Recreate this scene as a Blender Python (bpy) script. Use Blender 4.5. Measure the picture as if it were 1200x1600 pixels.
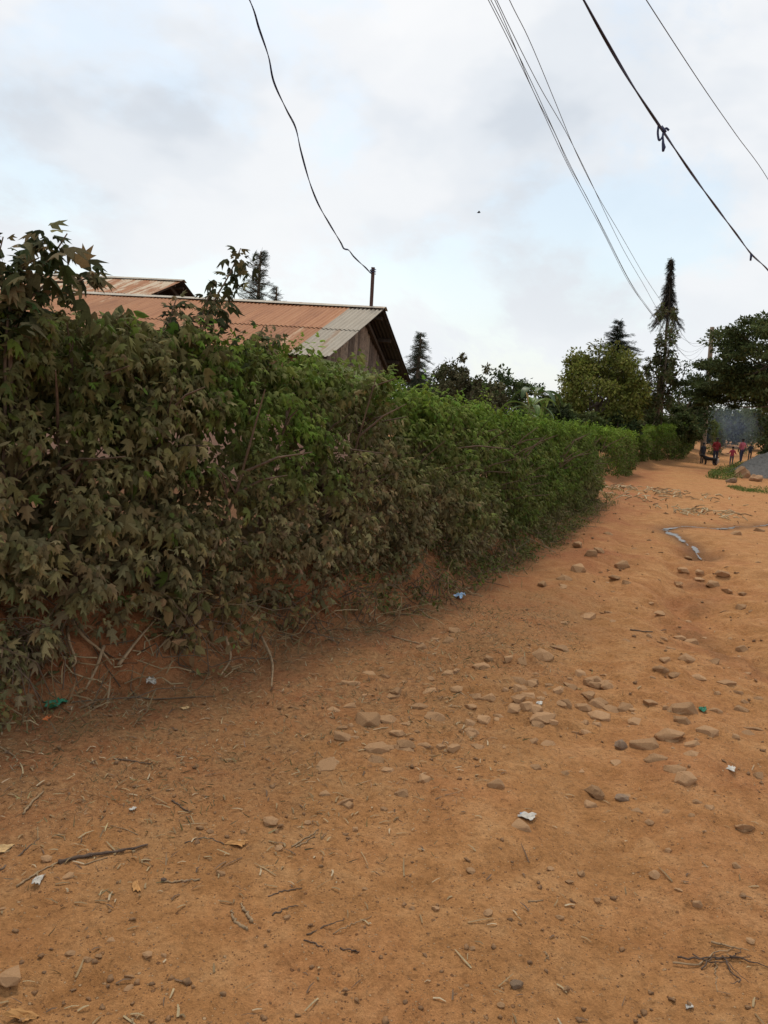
import bpy, bmesh, math, random
import numpy as np
from mathutils import Vector, Matrix, noise as mnoise

random.seed(7)
rng = np.random.default_rng(11)
R = math.radians
scene = bpy.context.scene
C = scene.collection
for o in list(bpy.data.objects):
    bpy.data.objects.remove(o, do_unlink=True)

# ------------------------------------------------------------------ camera
EYE = Vector((0, 0, 1.55))
FPX = 1230.0                       # focal length in photograph pixels (1200 x 1600)
RC = Matrix.Rotation(R(90 - 7.0), 3, 'X') @ Matrix.Rotation(R(4.5), 3, 'Z')
cd = bpy.data.cameras.new('camera')
cam = bpy.data.objects.new('camera', cd)
C.objects.link(cam)
cam.matrix_world = Matrix.Translation(EYE) @ RC.to_4x4()
cd.sensor_fit = 'VERTICAL'
cd.sensor_height = 36
cd.sensor_width = 27
cd.lens = 36 * FPX / 1600
cd.clip_start = 0.05
cd.clip_end = 3000
scene.camera = cam

# ------------------------------------------------------------------ node helper
def nodes_of(nt):
    nt.nodes.clear()
    def N(t, **kw):
        n = nt.nodes.new(t)
        for k, v in kw.items():
            if k.startswith('i_'):
                n.inputs[k[2:].replace('_', ' ')].default_value = v
            else:
                setattr(n, k, v)
        return n
    def L(a, b):
        nt.links.new(a, b)
    return N, L

# ------------------------------------------------------------------ sky
world = bpy.data.worlds.new('World')
scene.world = world
world.use_nodes = True
SUN_EL, SUN_AZ = R(62), R(-12)      # azimuth measured from +Y towards +X
def build_world():
    N, L = nodes_of(world.node_tree)
    out = N('ShaderNodeOutputWorld')
    bg = N('ShaderNodeBackground')
    bg.inputs['Strength'].default_value = 0.1
    L(bg.outputs[0], out.inputs[0])
    sky = N('ShaderNodeTexSky', sky_type='NISHITA', sun_disc=False, sun_elevation=SUN_EL, sun_rotation=SUN_AZ,
            air_density=1.0, dust_density=2.0)
    tc = N('ShaderNodeTexCoord')
    sep = N('ShaderNodeSeparateXYZ')
    L(tc.outputs['Generated'], sep.inputs[0])
    zz = N('ShaderNodeMath', operation='MAXIMUM')
    zz.inputs[1].default_value = 0.0
    L(sep.outputs[2], zz.inputs[0])
    mp = N('ShaderNodeMapping')
    mp.inputs['Location'].default_value = (5.3, 1.9, 2.4)
    mp.inputs['Scale'].default_value = (1.0, 1.0, 1.7)
    L(tc.outputs['Generated'], mp.inputs[0])
    def noise(scale, det, rough, dist=0.0):
        n = N('ShaderNodeTexNoise')
        n.inputs['Scale'].default_value = scale
        n.inputs['Detail'].default_value = det
        n.inputs['Roughness'].default_value = rough
        n.inputs['Distortion'].default_value = dist
        L(mp.outputs[0], n.inputs['Vector'])
        return n
    def ramp(src, pts):
        r = N('ShaderNodeValToRGB')
        r.color_ramp.interpolation = 'EASE'
        e = r.color_ramp.elements
        e[0].position, e[1].position = pts[0][0], pts[-1][0]
        for p, c in pts[1:-1]:
            e.new(p)
        for i, (p, c) in enumerate(pts):
            e[i].color = (c[0], c[1], c[2], 1)
        L(src, r.inputs[0])
        return r
    body = noise(2.6, 5, 0.52, 0.1)
    cover = noise(3.1, 7, 0.58, 0.2)
    cl = ramp(body.outputs[0], [(0.36, (.61, .66, .725)), (0.47, (.735, .772, .82)), (0.55, (.82, .84, .868)), (0.66, (.87, .88, .895))])
    sc = N('ShaderNodeVectorMath', operation='SCALE')
    sc.inputs['Scale'].default_value = 9.9
    L(cl.outputs[0], sc.inputs[0])
    cm = ramp(cover.outputs[0], [(0.40, (.40, .40, .40)), (0.52, (1, 1, 1))])
    # thin veil of cloud seen edge-on towards the horizon
    hz = N('ShaderNodeMapRange')
    hz.inputs['From Min'].default_value = 0.05
    hz.inputs['From Max'].default_value = 0.34
    hz.inputs['To Min'].default_value = 0.80
    hz.inputs['To Max'].default_value = 0.0
    L(zz.outputs[0], hz.inputs[0])
    veil = N('ShaderNodeMix', data_type='RGBA')
    L(hz.outputs[0], veil.inputs[0])
    L(sc.outputs[0], veil.inputs[6])
    veil.inputs[7].default_value = (8.1, 8.35, 8.55, 1)
    mk = N('ShaderNodeMath', operation='MAXIMUM')
    L(cm.outputs[0], mk.inputs[0])
    L(hz.outputs[0], mk.inputs[1])
    mx = N('ShaderNodeMix', data_type='RGBA')
    L(mk.outputs[0], mx.inputs[0])
    bl = N('ShaderNodeVectorMath', operation='MULTIPLY')
    bl.inputs[1].default_value = (1.75, 1.7, 1.45)
    L(sky.outputs[0], bl.inputs[0])
    L(bl.outputs[0], mx.inputs[6])
    L(veil.outputs[2], mx.inputs[7])
    L(mx.outputs[2], bg.inputs[0])
build_world()

# ------------------------------------------------------------------ sun (behind thin cloud)
sd_ = bpy.data.lights.new('sun', 'SUN')
sd_.energy = 1.5
sd_.angle = R(11)
sd_.color = (1.0, 0.93, 0.82)
sun = bpy.data.objects.new('sun', sd_)
C.objects.link(sun)
sv = Vector((math.sin(SUN_AZ) * math.cos(SUN_EL), math.cos(SUN_AZ) * math.cos(SUN_EL), math.sin(SUN_EL)))
sun.rotation_euler = sv.to_track_quat('Z', 'Y').to_euler()
sun.location = sv * 60

scene.render.engine = 'CYCLES'
scene.render.resolution_x, scene.render.resolution_y = 768, 1024
vs = scene.view_settings
vs.view_transform = 'Standard'
vs.look = 'None'
vs.exposure = 0.15
vs.gamma = 1.0
vs.use_curve_mapping = False
scene.cycles.max_bounces = 6
scene.cycles.diffuse_bounces = 3
scene.cycles.transparent_max_bounces = 6

# ------------------------------------------------------------------ pixels -> places
def ray(x, y):
    return RC @ Vector(((x - 600) / FPX, -(y - 800) / FPX, -1))
def onz(x, y, z=0.0):
    d = ray(x, y)
    return EYE + d * ((z - EYE.z) / d.z)
def onY(x, y, Y):
    d = ray(x, y)
    return EYE + d * (Y / d.y)
def onplane(x, y, p, n):
    d = ray(x, y)
    n = Vector(n)
    return EYE + d * ((Vector(p) - EYE).dot(n) / d.dot(n))

# ------------------------------------------------------------------ numpy noise
def _h(i, j, s):
    n = (i.astype(np.int64) * 374761393 + j.astype(np.int64) * 668265263 + s * 974711) & 0xffffffff
    n = ((n ^ (n >> 13)) * 1274126177) & 0xffffffff
    n = n ^ (n >> 16)
    return (n & 0xffff) / 65535.0
def vn(x, y, s=0):
    i, j = np.floor(x), np.floor(y)
    u, v = x - i, y - j
    u = u * u * u * (u * (u * 6 - 15) + 10)
    v = v * v * v * (v * (v * 6 - 15) + 10)
    a, b, c, d = _h(i, j, s), _h(i + 1, j, s), _h(i, j + 1, s), _h(i + 1, j + 1, s)
    return (a + (b - a) * u + (c - a) * v + (a - b - c + d) * u * v) * 2 - 1
def fbm(x, y, o=4, s=0, g=0.5):
    t, a, n = 0, 1.0, 0
    for k in range(o):
        t = t + a * vn(x, y, s + k)
        n += a
        a *= g
        x, y = x * 2.03 + 7.1, y * 2.03 + 3.3
    return t / n
def sst(a, b, x):
    t = np.clip((x - a) / (b - a), 0, 1)
    return t * t * (3 - 2 * t)

# ------------------------------------------------------------------ polyline with side
class Line:
    def __init__(s, pts):
        s.p = np.array([(p[0], p[1]) for p in pts], float)
        d = np.diff(s.p, axis=0)
        s.l = np.hypot(d[:, 0], d[:, 1])
        s.c = np.concatenate([[0], np.cumsum(s.l)])
        s.L = s.c[-1]
    def at(s, t):
        t = np.asarray(t, float)
        return np.stack([np.interp(t, s.c, s.p[:, 0]), np.interp(t, s.c, s.p[:, 1])], -1)
    def nrm(s, t):                  # unit normal to the right of travel (the road side)
        d = s.at(np.clip(np.asarray(t) + .5, 0, s.L)) - s.at(np.clip(np.asarray(t) - .5, 0, s.L))
        d /= np.maximum(np.linalg.norm(d, axis=-1, keepdims=True), 1e-6)
        return np.stack([d[..., 1], -d[..., 0]], -1)
    def dist(s, x, y):              # signed distance (+ = left of travel) and station
        best = np.full(x.shape, 1e9)
        sg = np.zeros(x.shape)
        st = np.zeros(x.shape)
        for i in range(len(s.l)):
            a, b = s.p[i], s.p[i + 1]
            d = (b - a) / s.l[i]
            t = np.clip((x - a[0]) * d[0] + (y - a[1]) * d[1], 0, s.l[i])
            ex, ey = x - a[0] - d[0] * t, y - a[1] - d[1] * t
            q = np.hypot(ex, ey)
            m = q < best
            best = np.where(m, q, best)
            sg = np.where(m, np.sign(d[0] * ey - d[1] * ex), sg)
            st = np.where(m, s.c[i] + t, st)
        return best * sg, st

foot_px = [(0, 1122), (250, 1072), (420, 1016), (620, 966), (740, 908), (860, 848), (945, 786)]
fp = [onz(*p) for p in foot_px]
d0 = (fp[0] - fp[1]).normalized()
foot = Line([fp[0] + Vector((-6.0, -3.2, 0)), fp[0] + Vector((-2.6, -.9, 0))] + fp +
            [onz(955, 757), onz(990, 738), onz(1060, 721), onz(1100, 717)] + [Vector((40, 100, 0)), Vector((90, 220, 0))])
gully = Line([onz(*p) for p in [(1075, 848), (1090, 905), (1075, 960), (1130, 1010), (1230, 1040)]])
rut = Line([onz(*p) for p in [(1000, 800), (960, 900), (900, 1000), (960, 1130), (930, 1320), (1000, 1600)]])
drain = Line([onz(*p) for p in [(1245, 812), (1190, 818), (1120, 823), (1075, 819), (1042, 822)]])
drain2 = Line([onz(*p) for p in [(1036, 822), (1046, 832), (1065, 838), (1085, 847), (1094, 858), (1112, 861)]])

_fr = random.Random(3)
FOOT = [(_fr.uniform(-1.2, 2.6), _fr.uniform(1.9, 5.2), _fr.uniform(0, 3.14)) for _ in range(46)]
track2 = Line([onz(*p) for p in [(1250, 1180), (900, 1330), (600, 1420), (300, 1520), (-60, 1600)]])
def gz(x, y, fine=True):
    x = np.asarray(x, float)
    y = np.asarray(y, float)
    sd, st = foot.dist(x, y)
    bh = np.interp(st, [0, 4, 9, 14, 22, 40, 60], [.52, .50, .42, .30, .18, .2, .2])
    sdn = sd + .12 * fbm(x * 2.3, y * 2.3, 3, 5)
    z = bh * sst(-0.05, 0.55, sdn)
    z = z + 0.03 * np.clip(y - 46, 0, 60)
    z = z + .10 * np.exp(-((y - 37) / 4) ** 2) * sst(0, 2, -sd)
    near = np.exp(-np.hypot(x, y) / 25)
    z = z + near * (.045 * fbm(x * .55, y * .55, 3, 21) + .022 * fbm(x * 2.2, y * 2.2, 3, 31))
    g, _ = gully.dist(x, y)
    z = z - .17 * np.exp(-(g / .42) ** 2) * (0.75 + .5 * vn(x * 3, y * 3, 4))
    rough = np.exp(-(g / 1.1) ** 2) + .6 * np.exp(-((y - 8) / 3.5) ** 2) * sst(1.0, 2.5, x)
    led = fbm(x * 1.6, y * 2.4, 3, 71)
    z = z + rough * (.045 * (np.floor(led * 4) / 4 + .25 * sst(.55, 1, (led * 4) % 1)) + .03 * fbm(x * 5, y * 5, 3, 73))
    r, _ = rut.dist(x, y)
    z = z - .035 * np.exp(-(r / .22) ** 2) + .02 * np.exp(-((np.abs(r) - .4) / .2) ** 2)
    for q in (drain, drain2):
        k, _ = q.dist(x, y)
        z = z - .05 * np.exp(-(k / .3) ** 2)
    if fine:
        f = np.exp(-np.hypot(x, y) / 9)
        band = np.exp(-((y - 4.6 - .12 * x) / 1.1) ** 2) * sst(-.6, .4, x)
        z = z + f * (.014 * fbm(x * 9, y * 9, 3, 41) + .0100 * fbm(x * 27, y * 27, 3, 51))
        z = z + band * (.055 * np.clip(fbm(x * 4.2, y * 4.2, 3, 43), -.1, 1) + .036 * np.clip(fbm(x * 8.5, y * 8.5, 2, 47), 0, 1))
        if x.size > 1:
            for fx, fy, fa in FOOT:         # trodden prints
                u_ = (x - fx) * math.cos(fa) + (y - fy) * math.sin(fa)
                v_ = -(x - fx) * math.sin(fa) + (y - fy) * math.cos(fa)
                q_ = np.sqrt((u_ / .13) ** 2 + (v_ / .05) ** 2)
                z = z - .012 * (1 - sst(.75, 1.1, q_)) + .006 * np.exp(-((q_ - 1.25) / .18) ** 2)
        k_, s_ = track2.dist(x, y)
        z = z - (.012 + .004 * np.sign(np.sin(s_ * 70 + k_ * 25))) * (1 - sst(.045, .07, np.abs(k_))) * sst(-.3, .3, vn(s_ * 1.3, s_ * 0 + 2, 3))
        bank = sst(-.1, .15, sd) * (1 - sst(.6, .9, sd))
        z = z + bank * .05 * fbm(x * 7, y * 7, 3, 61)
    return z
def gz1(x, y):
    return float(gz(np.array([x]), np.array([y]))[0])
def ong(x, y):                      # a pixel of the ground -> the ground itself
    d = ray(x, y)
    t, q = .8, .8
    while t < 160:
        p = EYE + d * t
        if p.z < gz1(p.x, p.y):
            break
        q = t
        t += .06 + .012 * t
    for k in range(18):
        m = (q + t) / 2
        p = EYE + d * m
        if p.z < gz1(p.x, p.y): t = m
        else: q = m
    return EYE + d * t

# ------------------------------------------------------------------ objects
def link(o, parent=None):
    C.objects.link(o)
    if parent:
        o.parent = parent
    return o
def tag(o, label=None, cat=None, group=None, kind=None):
    if label: o['label'] = label
    if cat: o['category'] = cat
    if group: o['group'] = group
    if kind: o['kind'] = kind
    return o
def empty(name, loc, label=None, cat=None, group=None):
    o = bpy.data.objects.new(name, None)
    o.location = loc
    o.empty_display_size = .2
    link(o)
    return tag(o, label, cat, group)

def basis(d):
    d = Vector(d).normalized()
    a = Vector((0, 0, 1)) if abs(d.z) < .9 else Vector((1, 0, 0))
    u = d.cross(a).normalized()
    return u, u.cross(d).normalized(), d

class MB:
    """collects geometry in world coordinates; build() makes ONE mesh object"""
    def __init__(s):
        s.v, s.f, s.c = [], [], []
    def add(s, vs, fs, col=None):
        b = len(s.v)
        s.v += [tuple(q) for q in vs]
        s.f += [tuple(b + i for i in q) for q in fs]
        if col is not None:
            s.c += [tuple(col)] * len(vs)
        return s
    def box(s, c, sx, sy, sz, ax=None, col=None):
        c = Vector(c)
        X, Y, Z = ax or (Vector((1, 0, 0)), Vector((0, 1, 0)), Vector((0, 0, 1)))
        vs = [c + X * (sx * i / 2) + Y * (sy * j / 2) + Z * (sz * k / 2) for i in (-1, 1) for j in (-1, 1) for k in (-1, 1)]
        return s.add(vs, [(0, 1, 3, 2), (4, 6, 7, 5), (0, 4, 5, 1), (2, 3, 7, 6), (0, 2, 6, 4), (1, 5, 7, 3)], col)
    def tube(s, pts, rad, n=6, col=None, cap=True):
        pts = [Vector(p) for p in pts]
        if not hasattr(rad, '__len__'):
            rad = [rad] * len(pts)
        u = None
        vs = []
        for i, p in enumerate(pts):
            d = pts[min(i + 1, len(pts) - 1)] - pts[max(i - 1, 0)]
            if d.length < 1e-7: d = Vector((0, 0, 1))
            d.normalize()
            if u is None:
                u = basis(d)[0]
            u = (u - d * u.dot(d))
            u = u.normalized() if u.length > 1e-5 else basis(d)[0]
            w = d.cross(u)
            for k in range(n):
                a = 2 * math.pi * k / n
                vs.append(p + (u * math.cos(a) + w * math.sin(a)) * rad[i])
        fs = []
        for i in range(len(pts) - 1):
            for k in range(n):
                k2 = (k + 1) % n
                fs.append((i * n + k, i * n + k2, (i + 1) * n + k2, (i + 1) * n + k))
        if cap:
            fs.append(tuple(range(n))[::-1])
            fs.append(tuple((len(pts) - 1) * n + k for k in range(n)))
        return s.add(vs, fs, col)
    def build(s, name, mat, parent=None, smooth=False, loc=None):
        me = bpy.data.meshes.new(name)
        off = Vector(parent.location) if parent else (Vector(loc) if loc is not None else Vector((0, 0, 0)))
        if parent and parent.parent:
            off = off + Vector(parent.parent.location)
        me.from_pydata([tuple(Vector(q) - off) for q in s.v], [], s.f)
        if s.c and len(s.c) == len(s.v):
            a = me.color_attributes.new('Col', 'FLOAT_COLOR', 'POINT')
            a.data.foreach_set('color', np.array([(c[0], c[1], c[2], 1) for c in s.c], np.float32).ravel())
        if smooth:
            me.polygons.foreach_set('use_smooth', [True] * len(me.polygons))
        me.materials.append(mat)
        me.update()
        o = bpy.data.objects.new(name, me)
        if not parent and loc is not None:
            o.location = loc
        return link(o, parent)

def np_mesh(name, V, loops, starts, col=None, smooth=False):
    me = bpy.data.meshes.new(name)
    me.vertices.add(len(V))
    me.vertices.foreach_set('co', np.asarray(V, np.float32).ravel())
    me.loops.add(len(loops))
    me.loops.foreach_set('vertex_index', np.asarray(loops, np.int32))
    me.polygons.add(len(starts))
    me.polygons.foreach_set('loop_start', np.asarray(starts, np.int32))
    if smooth:
        me.polygons.foreach_set('use_smooth', np.ones(len(starts), bool))
    me.update(calc_edges=True)
    if col is not None:
        a = me.color_attributes.new('Col', 'FLOAT_COLOR', 'POINT')
        q = np.ones((len(V), 4), np.float32)
        q[:, :3] = col
        a.data.foreach_set('color', q.ravel())
    return me

# ------------------------------------------------------------------ leaf templates  (tip along +Y, face +Z)
def lobed():
    mid = [(0, 0), (0, .33), (0, .62), (0, 1.0)]
    half = [(.15, -.04), (.40, .26), (.15, .34), (.34, .76), (.11, .62)]
    V = [(x, y) for x, y in mid] + [(x, y) for x, y in half] + [(-x, y) for x, y in half]
    F = []
    for b, fl in ((4, 0), (9, 1)):
        q = [(0, b, b + 1, b + 2, 1), (1, b + 2, b + 3, b + 4, 2), (2, b + 4, 3)]
        F += [t[::-1] if fl else t for t in q]
    V = [(x, y, -.75 * abs(x) - .42 * y * y + .18 * y) for x, y in V]
    return np.array(V), F
def oval():
    V = [(0, 0), (0, .5), (0, 1), (.27, .22), (.25, .62), (-.27, .22), (-.25, .62)]
    F = [(0, 3, 4, 1), (1, 4, 2), (0, 1, 6, 5), (1, 2, 6)]
    V = [(x, y, -.45 * abs(x) - .2 * y * y) for x, y in V]
    return np.array(V), F
def blade():
    V = [(-.12, 0, 0), (.12, 0, 0), (.10, .5, .04), (-.10, .5, .04), (0, 1, -.1)]
    return np.array(V), [(0, 1, 2, 3), (3, 2, 4)]
def diamond():
    V = [(0, 0, 0), (.28, .45, -.08), (0, 1, -.1), (-.28, .45, -.08)]
    return np.array(V), [(0, 1, 2), (0, 2, 3)]
def pinna():                        # a feathery leaflet spray
    V, F = [], []
    for k in range(5):
        y = .12 + .17 * k
        w = .34 - .045 * k
        for s in (-1, 1):
            b = len(V)
            V += [(0, y, 0), (s * w, y + .12, -.08), (s * w * .9, y + .02, -.08)]
            F.append((b, b + 1, b + 2))
    b = len(V)
    V += [(-.02, 0, 0), (.02, 0, 0), (0, 1, -.12)]
    F.append((b, b + 1, b + 2))
    return np.array(V), F
LOBED, OVAL, BLADE, DIAMOND, PINNA = lobed(), oval(), blade(), diamond(), pinna()

LV = np.random.default_rng(5)
def unit(a):
    return a / np.maximum(np.linalg.norm(a, axis=-1, keepdims=True), 1e-9)
def frames(Yd, hint):
    Y = unit(Yd)
    Z = unit(hint - (hint * Y).sum(-1, keepdims=True) * Y + 1e-6)
    return np.cross(Y, Z), Y, Z
def leaves_mesh(name, tm, P, Yd, hint, S, col):
    V, F = tm
    X, Y, Z = frames(Yd, hint)
    n, k = len(P), len(V)
    S = np.asarray(S)[:, None, None]
    wv, cv = LV.uniform(.65, 1.15, (n, 1, 1)), LV.uniform(.2, 1.9, (n, 1, 1))
    W = P[:, None, :] + S * (V[None, :, 0:1] * wv * X[:, None] + V[None, :, 1:2] * Y[:, None] + V[None, :, 2:3] * cv * Z[:, None])
    lp = np.concatenate([np.array(f) for f in F])
    ln = np.array([len(f) for f in F])
    st = np.concatenate([[0], np.cumsum(ln)[:-1]])
    loops = (lp[None, :] + (np.arange(n) * k)[:, None]).ravel()
    starts = (st[None, :] + (np.arange(n) * len(lp))[:, None]).ravel()
    return np_mesh(name, W.reshape(-1, 3), loops, starts, np.repeat(col, k, axis=0))
def foliage(name, tm, P, Yd, hint, S, col, mat, parent=None, stuff=True):
    off = np.array(parent.location if parent else (0, 0, 0))
    me = leaves_mesh(name, tm, P - off, Yd, hint, S, col)
    me.materials.append(mat)
    o = link(bpy.data.objects.new(name, me), parent)
    if stuff: o['kind'] = 'stuff'
    return o

# ------------------------------------------------------------------ materials
def material(name):
    m = bpy.data.materials.new(name)
    m.use_nodes = True
    N, L = nodes_of(m.node_tree)
    out = N('ShaderNodeOutputMaterial')
    b = N('ShaderNodeBsdfPrincipled')
    L(b.outputs[0], out.inputs[0])
    return m, N, L, b, out
def noisy(N, L, scale, det=6, rough=.6, coord='Object', vec=None):
    n = N('ShaderNodeTexNoise')
    n.inputs['Scale'].default_value = scale
    n.inputs['Detail'].default_value = det
    n.inputs['Roughness'].default_value = rough
    if vec is None:
        tc = N('ShaderNodeTexCoord')
        vec = tc.outputs[coord]
    L(vec, n.inputs['Vector'])
    return n
def ramp2(N, L, src, pts):
    r = N('ShaderNodeValToRGB')
    e = r.color_ramp.elements
    e[0].position, e[1].position = pts[0][0], pts[-1][0]
    for p, c in pts[1:-1]:
        e.new(p)
    for i, (p, c) in enumerate(pts):
        e[i].color = (c[0], c[1], c[2], 1) if hasattr(c, '__len__') else (c, c, c, 1)
    L(src, r.inputs[0])
    return r
def mixc(N, L, fac, a, b, mode='MIX'):
    m = N('ShaderNodeMix', data_type='RGBA', blend_type=mode)
    for i, q in ((0, fac), (6, a), (7, b)):
        if hasattr(q, 'default_value') or hasattr(q, 'is_linked'):
            L(q, m.inputs[i])
        else:
            m.inputs[i].default_value = q if i == 0 else (q[0], q[1], q[2], 1)
    return m.outputs[2]
def bumped(N, L, b, src, strength, dist=.02):
    k = N('ShaderNodeBump')
    k.inputs['Strength'].default_value = strength
    k.inputs['Distance'].default_value = dist
    L(src, k.inputs['Height'])
    L(k.outputs[0], b.inputs['Normal'])
    return k
def plain(name, c, rough=.7, var=.25, scale=8, metal=0, bump=.2, spec=.3):
    m, N, L, b, _ = material(name)
    n = noisy(N, L, scale, 8, .65)
    r = ramp2(N, L, n.outputs[0], [(.3, tuple(q * (1 - var) for q in c)), (.7, tuple(min(1, q * (1 + var)) for q in c))])
    L(r.outputs[0], b.inputs['Base Color'])
    b.inputs['Roughness'].default_value = rough
    b.inputs['Metallic'].default_value = metal
    b.inputs['Specular IOR Level'].default_value = spec
    if bump:
        n2 = noisy(N, L, scale * 5, 5, .6)
        bumped(N, L, b, n2.outputs[0], bump, .01)
    return m
def leafmat(name, source='attr', trans=.24, rough=.8, spec=.08):
    m, N, L, b, out = material(name)
    if source == 'attr':
        a = N('ShaderNodeAttribute', attribute_name='Col')
        col = a.outputs[0]
    else:
        a = N('ShaderNodeObjectInfo')
        col = a.outputs['Color']
    n = noisy(N, L, 22, 4, .6)
    r = ramp2(N, L, n.outputs[0], [(.3, .72), (.7, 1.22)])
    cc = mixc(N, L, 1.0, col, r.outputs[0], 'MULTIPLY')
    L(cc, b.inputs['Base Color'])
    b.inputs['Roughness'].default_value = rough
    b.inputs['Specular IOR Level'].default_value = spec
    t = N('ShaderNodeBsdfTranslucent')
    L(cc, t.inputs[0])
    ms = N('ShaderNodeMixShader')
    ms.inputs[0].default_value = trans
    L(b.outputs[0], ms.inputs[1])
    L(t.outputs[0], ms.inputs[2])
    L(ms.outputs[0], out.inputs[0])
    return m
def attrmat(name, rough=.8, scale=30, lo=.75, hi=1.2, bump=.3, spec=.2):
    m, N, L, b, out = material(name)
    a = N('ShaderNodeAttribute', attribute_name='Col')
    n = noisy(N, L, scale, 6, .65)
    r = ramp2(N, L, n.outputs[0], [(.3, lo), (.7, hi)])
    L(mixc(N, L, 1.0, a.outputs[0], r.outputs[0], 'MULTIPLY'), b.inputs['Base Color'])
    b.inputs['Roughness'].default_value = rough
    b.inputs['Specular IOR Level'].default_value = spec
    if bump:
        bumped(N, L, b, n.outputs[0], bump, .01)
    return m
M = {}
M['leaf'] = leafmat('leaf', 'attr')
M['leaf_single'] = leafmat('leaf_single', 'object')
M['tree_leaf'] = leafmat('tree_leaf', 'attr', trans=.18)
M['grass'] = leafmat('grass', 'attr', trans=.25, rough=.75)
M['litter'] = attrmat('litter', .85, 40)
M['bark'] = plain('bark', (.13, .095, .065), .9, .4, 14, bump=.6)
M['bark_pale'] = plain('bark_pale', (.21, .155, .105), .9, .35, 14, bump=.5)
M['dead_wood'] = plain('dead_wood', (.30, .20, .11), .85, .4, 30, bump=.5)
M['dark_wood'] = plain('dark_wood', (.10, .065, .045), .85, .5, 30, bump=.5)
M['twig'] = plain('twig', (.13, .085, .055), .9, .35, 20, bump=.4)

def ground_mat():
    m, N, L, b, _ = material('red_dirt')
    a = N('ShaderNodeAttribute', attribute_name='Col')
    sp = N('ShaderNodeSeparateColor')
    L(a.outputs[0], sp.inputs[0])
    tc = N('ShaderNodeTexCoord')
    ob = tc.outputs['Object']
    n1 = noisy(N, L, .9, 8, .62, vec=ob)
    n2 = noisy(N, L, 5, 8, .68, vec=ob)
    n3 = noisy(N, L, 38, 6, .7, vec=ob)
    n4 = noisy(N, L, 160, 4, .7, vec=ob)
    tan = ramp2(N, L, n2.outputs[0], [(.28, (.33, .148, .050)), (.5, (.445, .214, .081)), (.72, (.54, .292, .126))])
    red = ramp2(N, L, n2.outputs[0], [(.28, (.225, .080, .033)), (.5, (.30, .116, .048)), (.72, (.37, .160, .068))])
    # mask: painted soil zones + breakup
    ad = N('ShaderNodeMath', operation='ADD')
    L(sp.outputs[0], ad.inputs[0])
    k = N('ShaderNodeMapRange')
    k.inputs['From Min'].default_value = .35
    k.inputs['From Max'].default_value = .68
    k.inputs['To Min'].default_value = -.34
    k.inputs['To Max'].default_value = .60
    L(n1.outputs[0], k.inputs[0])
    L(k.outputs[0], ad.inputs[1])
    ad.use_clamp = True
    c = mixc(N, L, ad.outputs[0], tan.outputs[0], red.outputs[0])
    duff = ramp2(N, L, n3.outputs[0], [(.3, (.20, .098, .042)), (.6, (.30, .165, .072)), (.8, (.42, .26, .125))])
    gm = N('ShaderNodeMath', operation='MULTIPLY')
    L(sp.outputs[1], gm.inputs[0])
    g2 = ramp2(N, L, n2.outputs[0], [(.35, .15), (.6, .8)])
    L(g2.outputs[0], gm.inputs[1])
    c = mixc(N, L, gm.outputs[0], c, duff.outputs[0])
    wet = mixc(N, L, sp.outputs[2], c, (.115, .058, .030))
    sp3 = ramp2(N, L, n3.outputs[0], [(.28, .62), (.48, 1.0), (.75, 1.25)])
    c = mixc(N, L, 1.0, wet, sp3.outputs[0], 'MULTIPLY')
    dustp = ramp2(N, L, n1.outputs[0], [(.30, .80), (.5, 1.0), (.68, 1.13)])
    c = mixc(N, L, 1.0, c, dustp.outputs[0], 'MULTIPLY')
    sp4 = ramp2(N, L, n4.outputs[0], [(.3, .82), (.7, 1.18)])
    c = mixc(N, L, 1.0, c, sp4.outputs[0], 'MULTIPLY')
    # crumbs and grit of the broken soil: two sizes of chips, some pale, some dark
    hsum = None
    for sc_, thr in ((52, .62), (125, .5)):
        vo = N('ShaderNodeTexVoronoi', feature='F1')
        vo.inputs['Scale'].default_value = sc_
        vo.inputs['Randomness'].default_value = 1.0
        L(ob, vo.inputs['Vector'])
        cs = N('ShaderNodeSeparateColor')
        L(vo.outputs['Color'], cs.inputs[0])
        rad = N('ShaderNodeMath', operation='MULTIPLY_ADD')      # chip radius differs from cell to cell, most have none
        rad.inputs[1].default_value = .95
        rad.inputs[2].default_value = -thr
        L(cs.outputs[0], rad.inputs[0])
        df = N('ShaderNodeMath', operation='SUBTRACT')
        L(rad.outputs[0], df.inputs[0])
        L(vo.outputs['Distance'], df.inputs[1])
        mk = N('ShaderNodeMapRange')
        mk.inputs['From Min'].default_value = 0
        mk.inputs['From Max'].default_value = .10
        L(df.outputs[0], mk.inputs[0])
        tone = ramp2(N, L, cs.outputs[1], [(.15, (.20, .095, .045)), (.55, (.36, .19, .09)), (.9, (.52, .33, .18))])
        c = mixc(N, L, mk.outputs[0], c, tone.outputs[0])
        if hsum is None:
            hsum = mk.outputs[0]
        else:
            ad2 = N('ShaderNodeMath', operation='MULTIPLY_ADD')
            ad2.inputs[1].default_value = .5
            L(mk.outputs[0], ad2.inputs[0])
            L(hsum, ad2.inputs[2])
            hsum = ad2.outputs[0]
    L(c, b.inputs['Base Color'])
    b.inputs['Roughness'].default_value = .95
    b.inputs['Specular IOR Level'].default_value = .12
    h = N('ShaderNodeMath', operation='ADD')
    L(n3.outputs[0], h.inputs[0])
    s = N('ShaderNodeMath', operation='MULTIPLY')
    s.inputs[1].default_value = .45
    L(n4.outputs[0], s.inputs[0])
    L(s.outputs[0], h.inputs[1])
    h2 = N('ShaderNodeMath', operation='MULTIPLY_ADD')
    h2.inputs[1].default_value = .6
    L(hsum, h2.inputs[0])
    L(h.outputs[0], h2.inputs[2])
    bumped(N, L, b, h2.outputs[0], 1.0, .018)
    return m
M['dirt'] = ground_mat()
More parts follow.
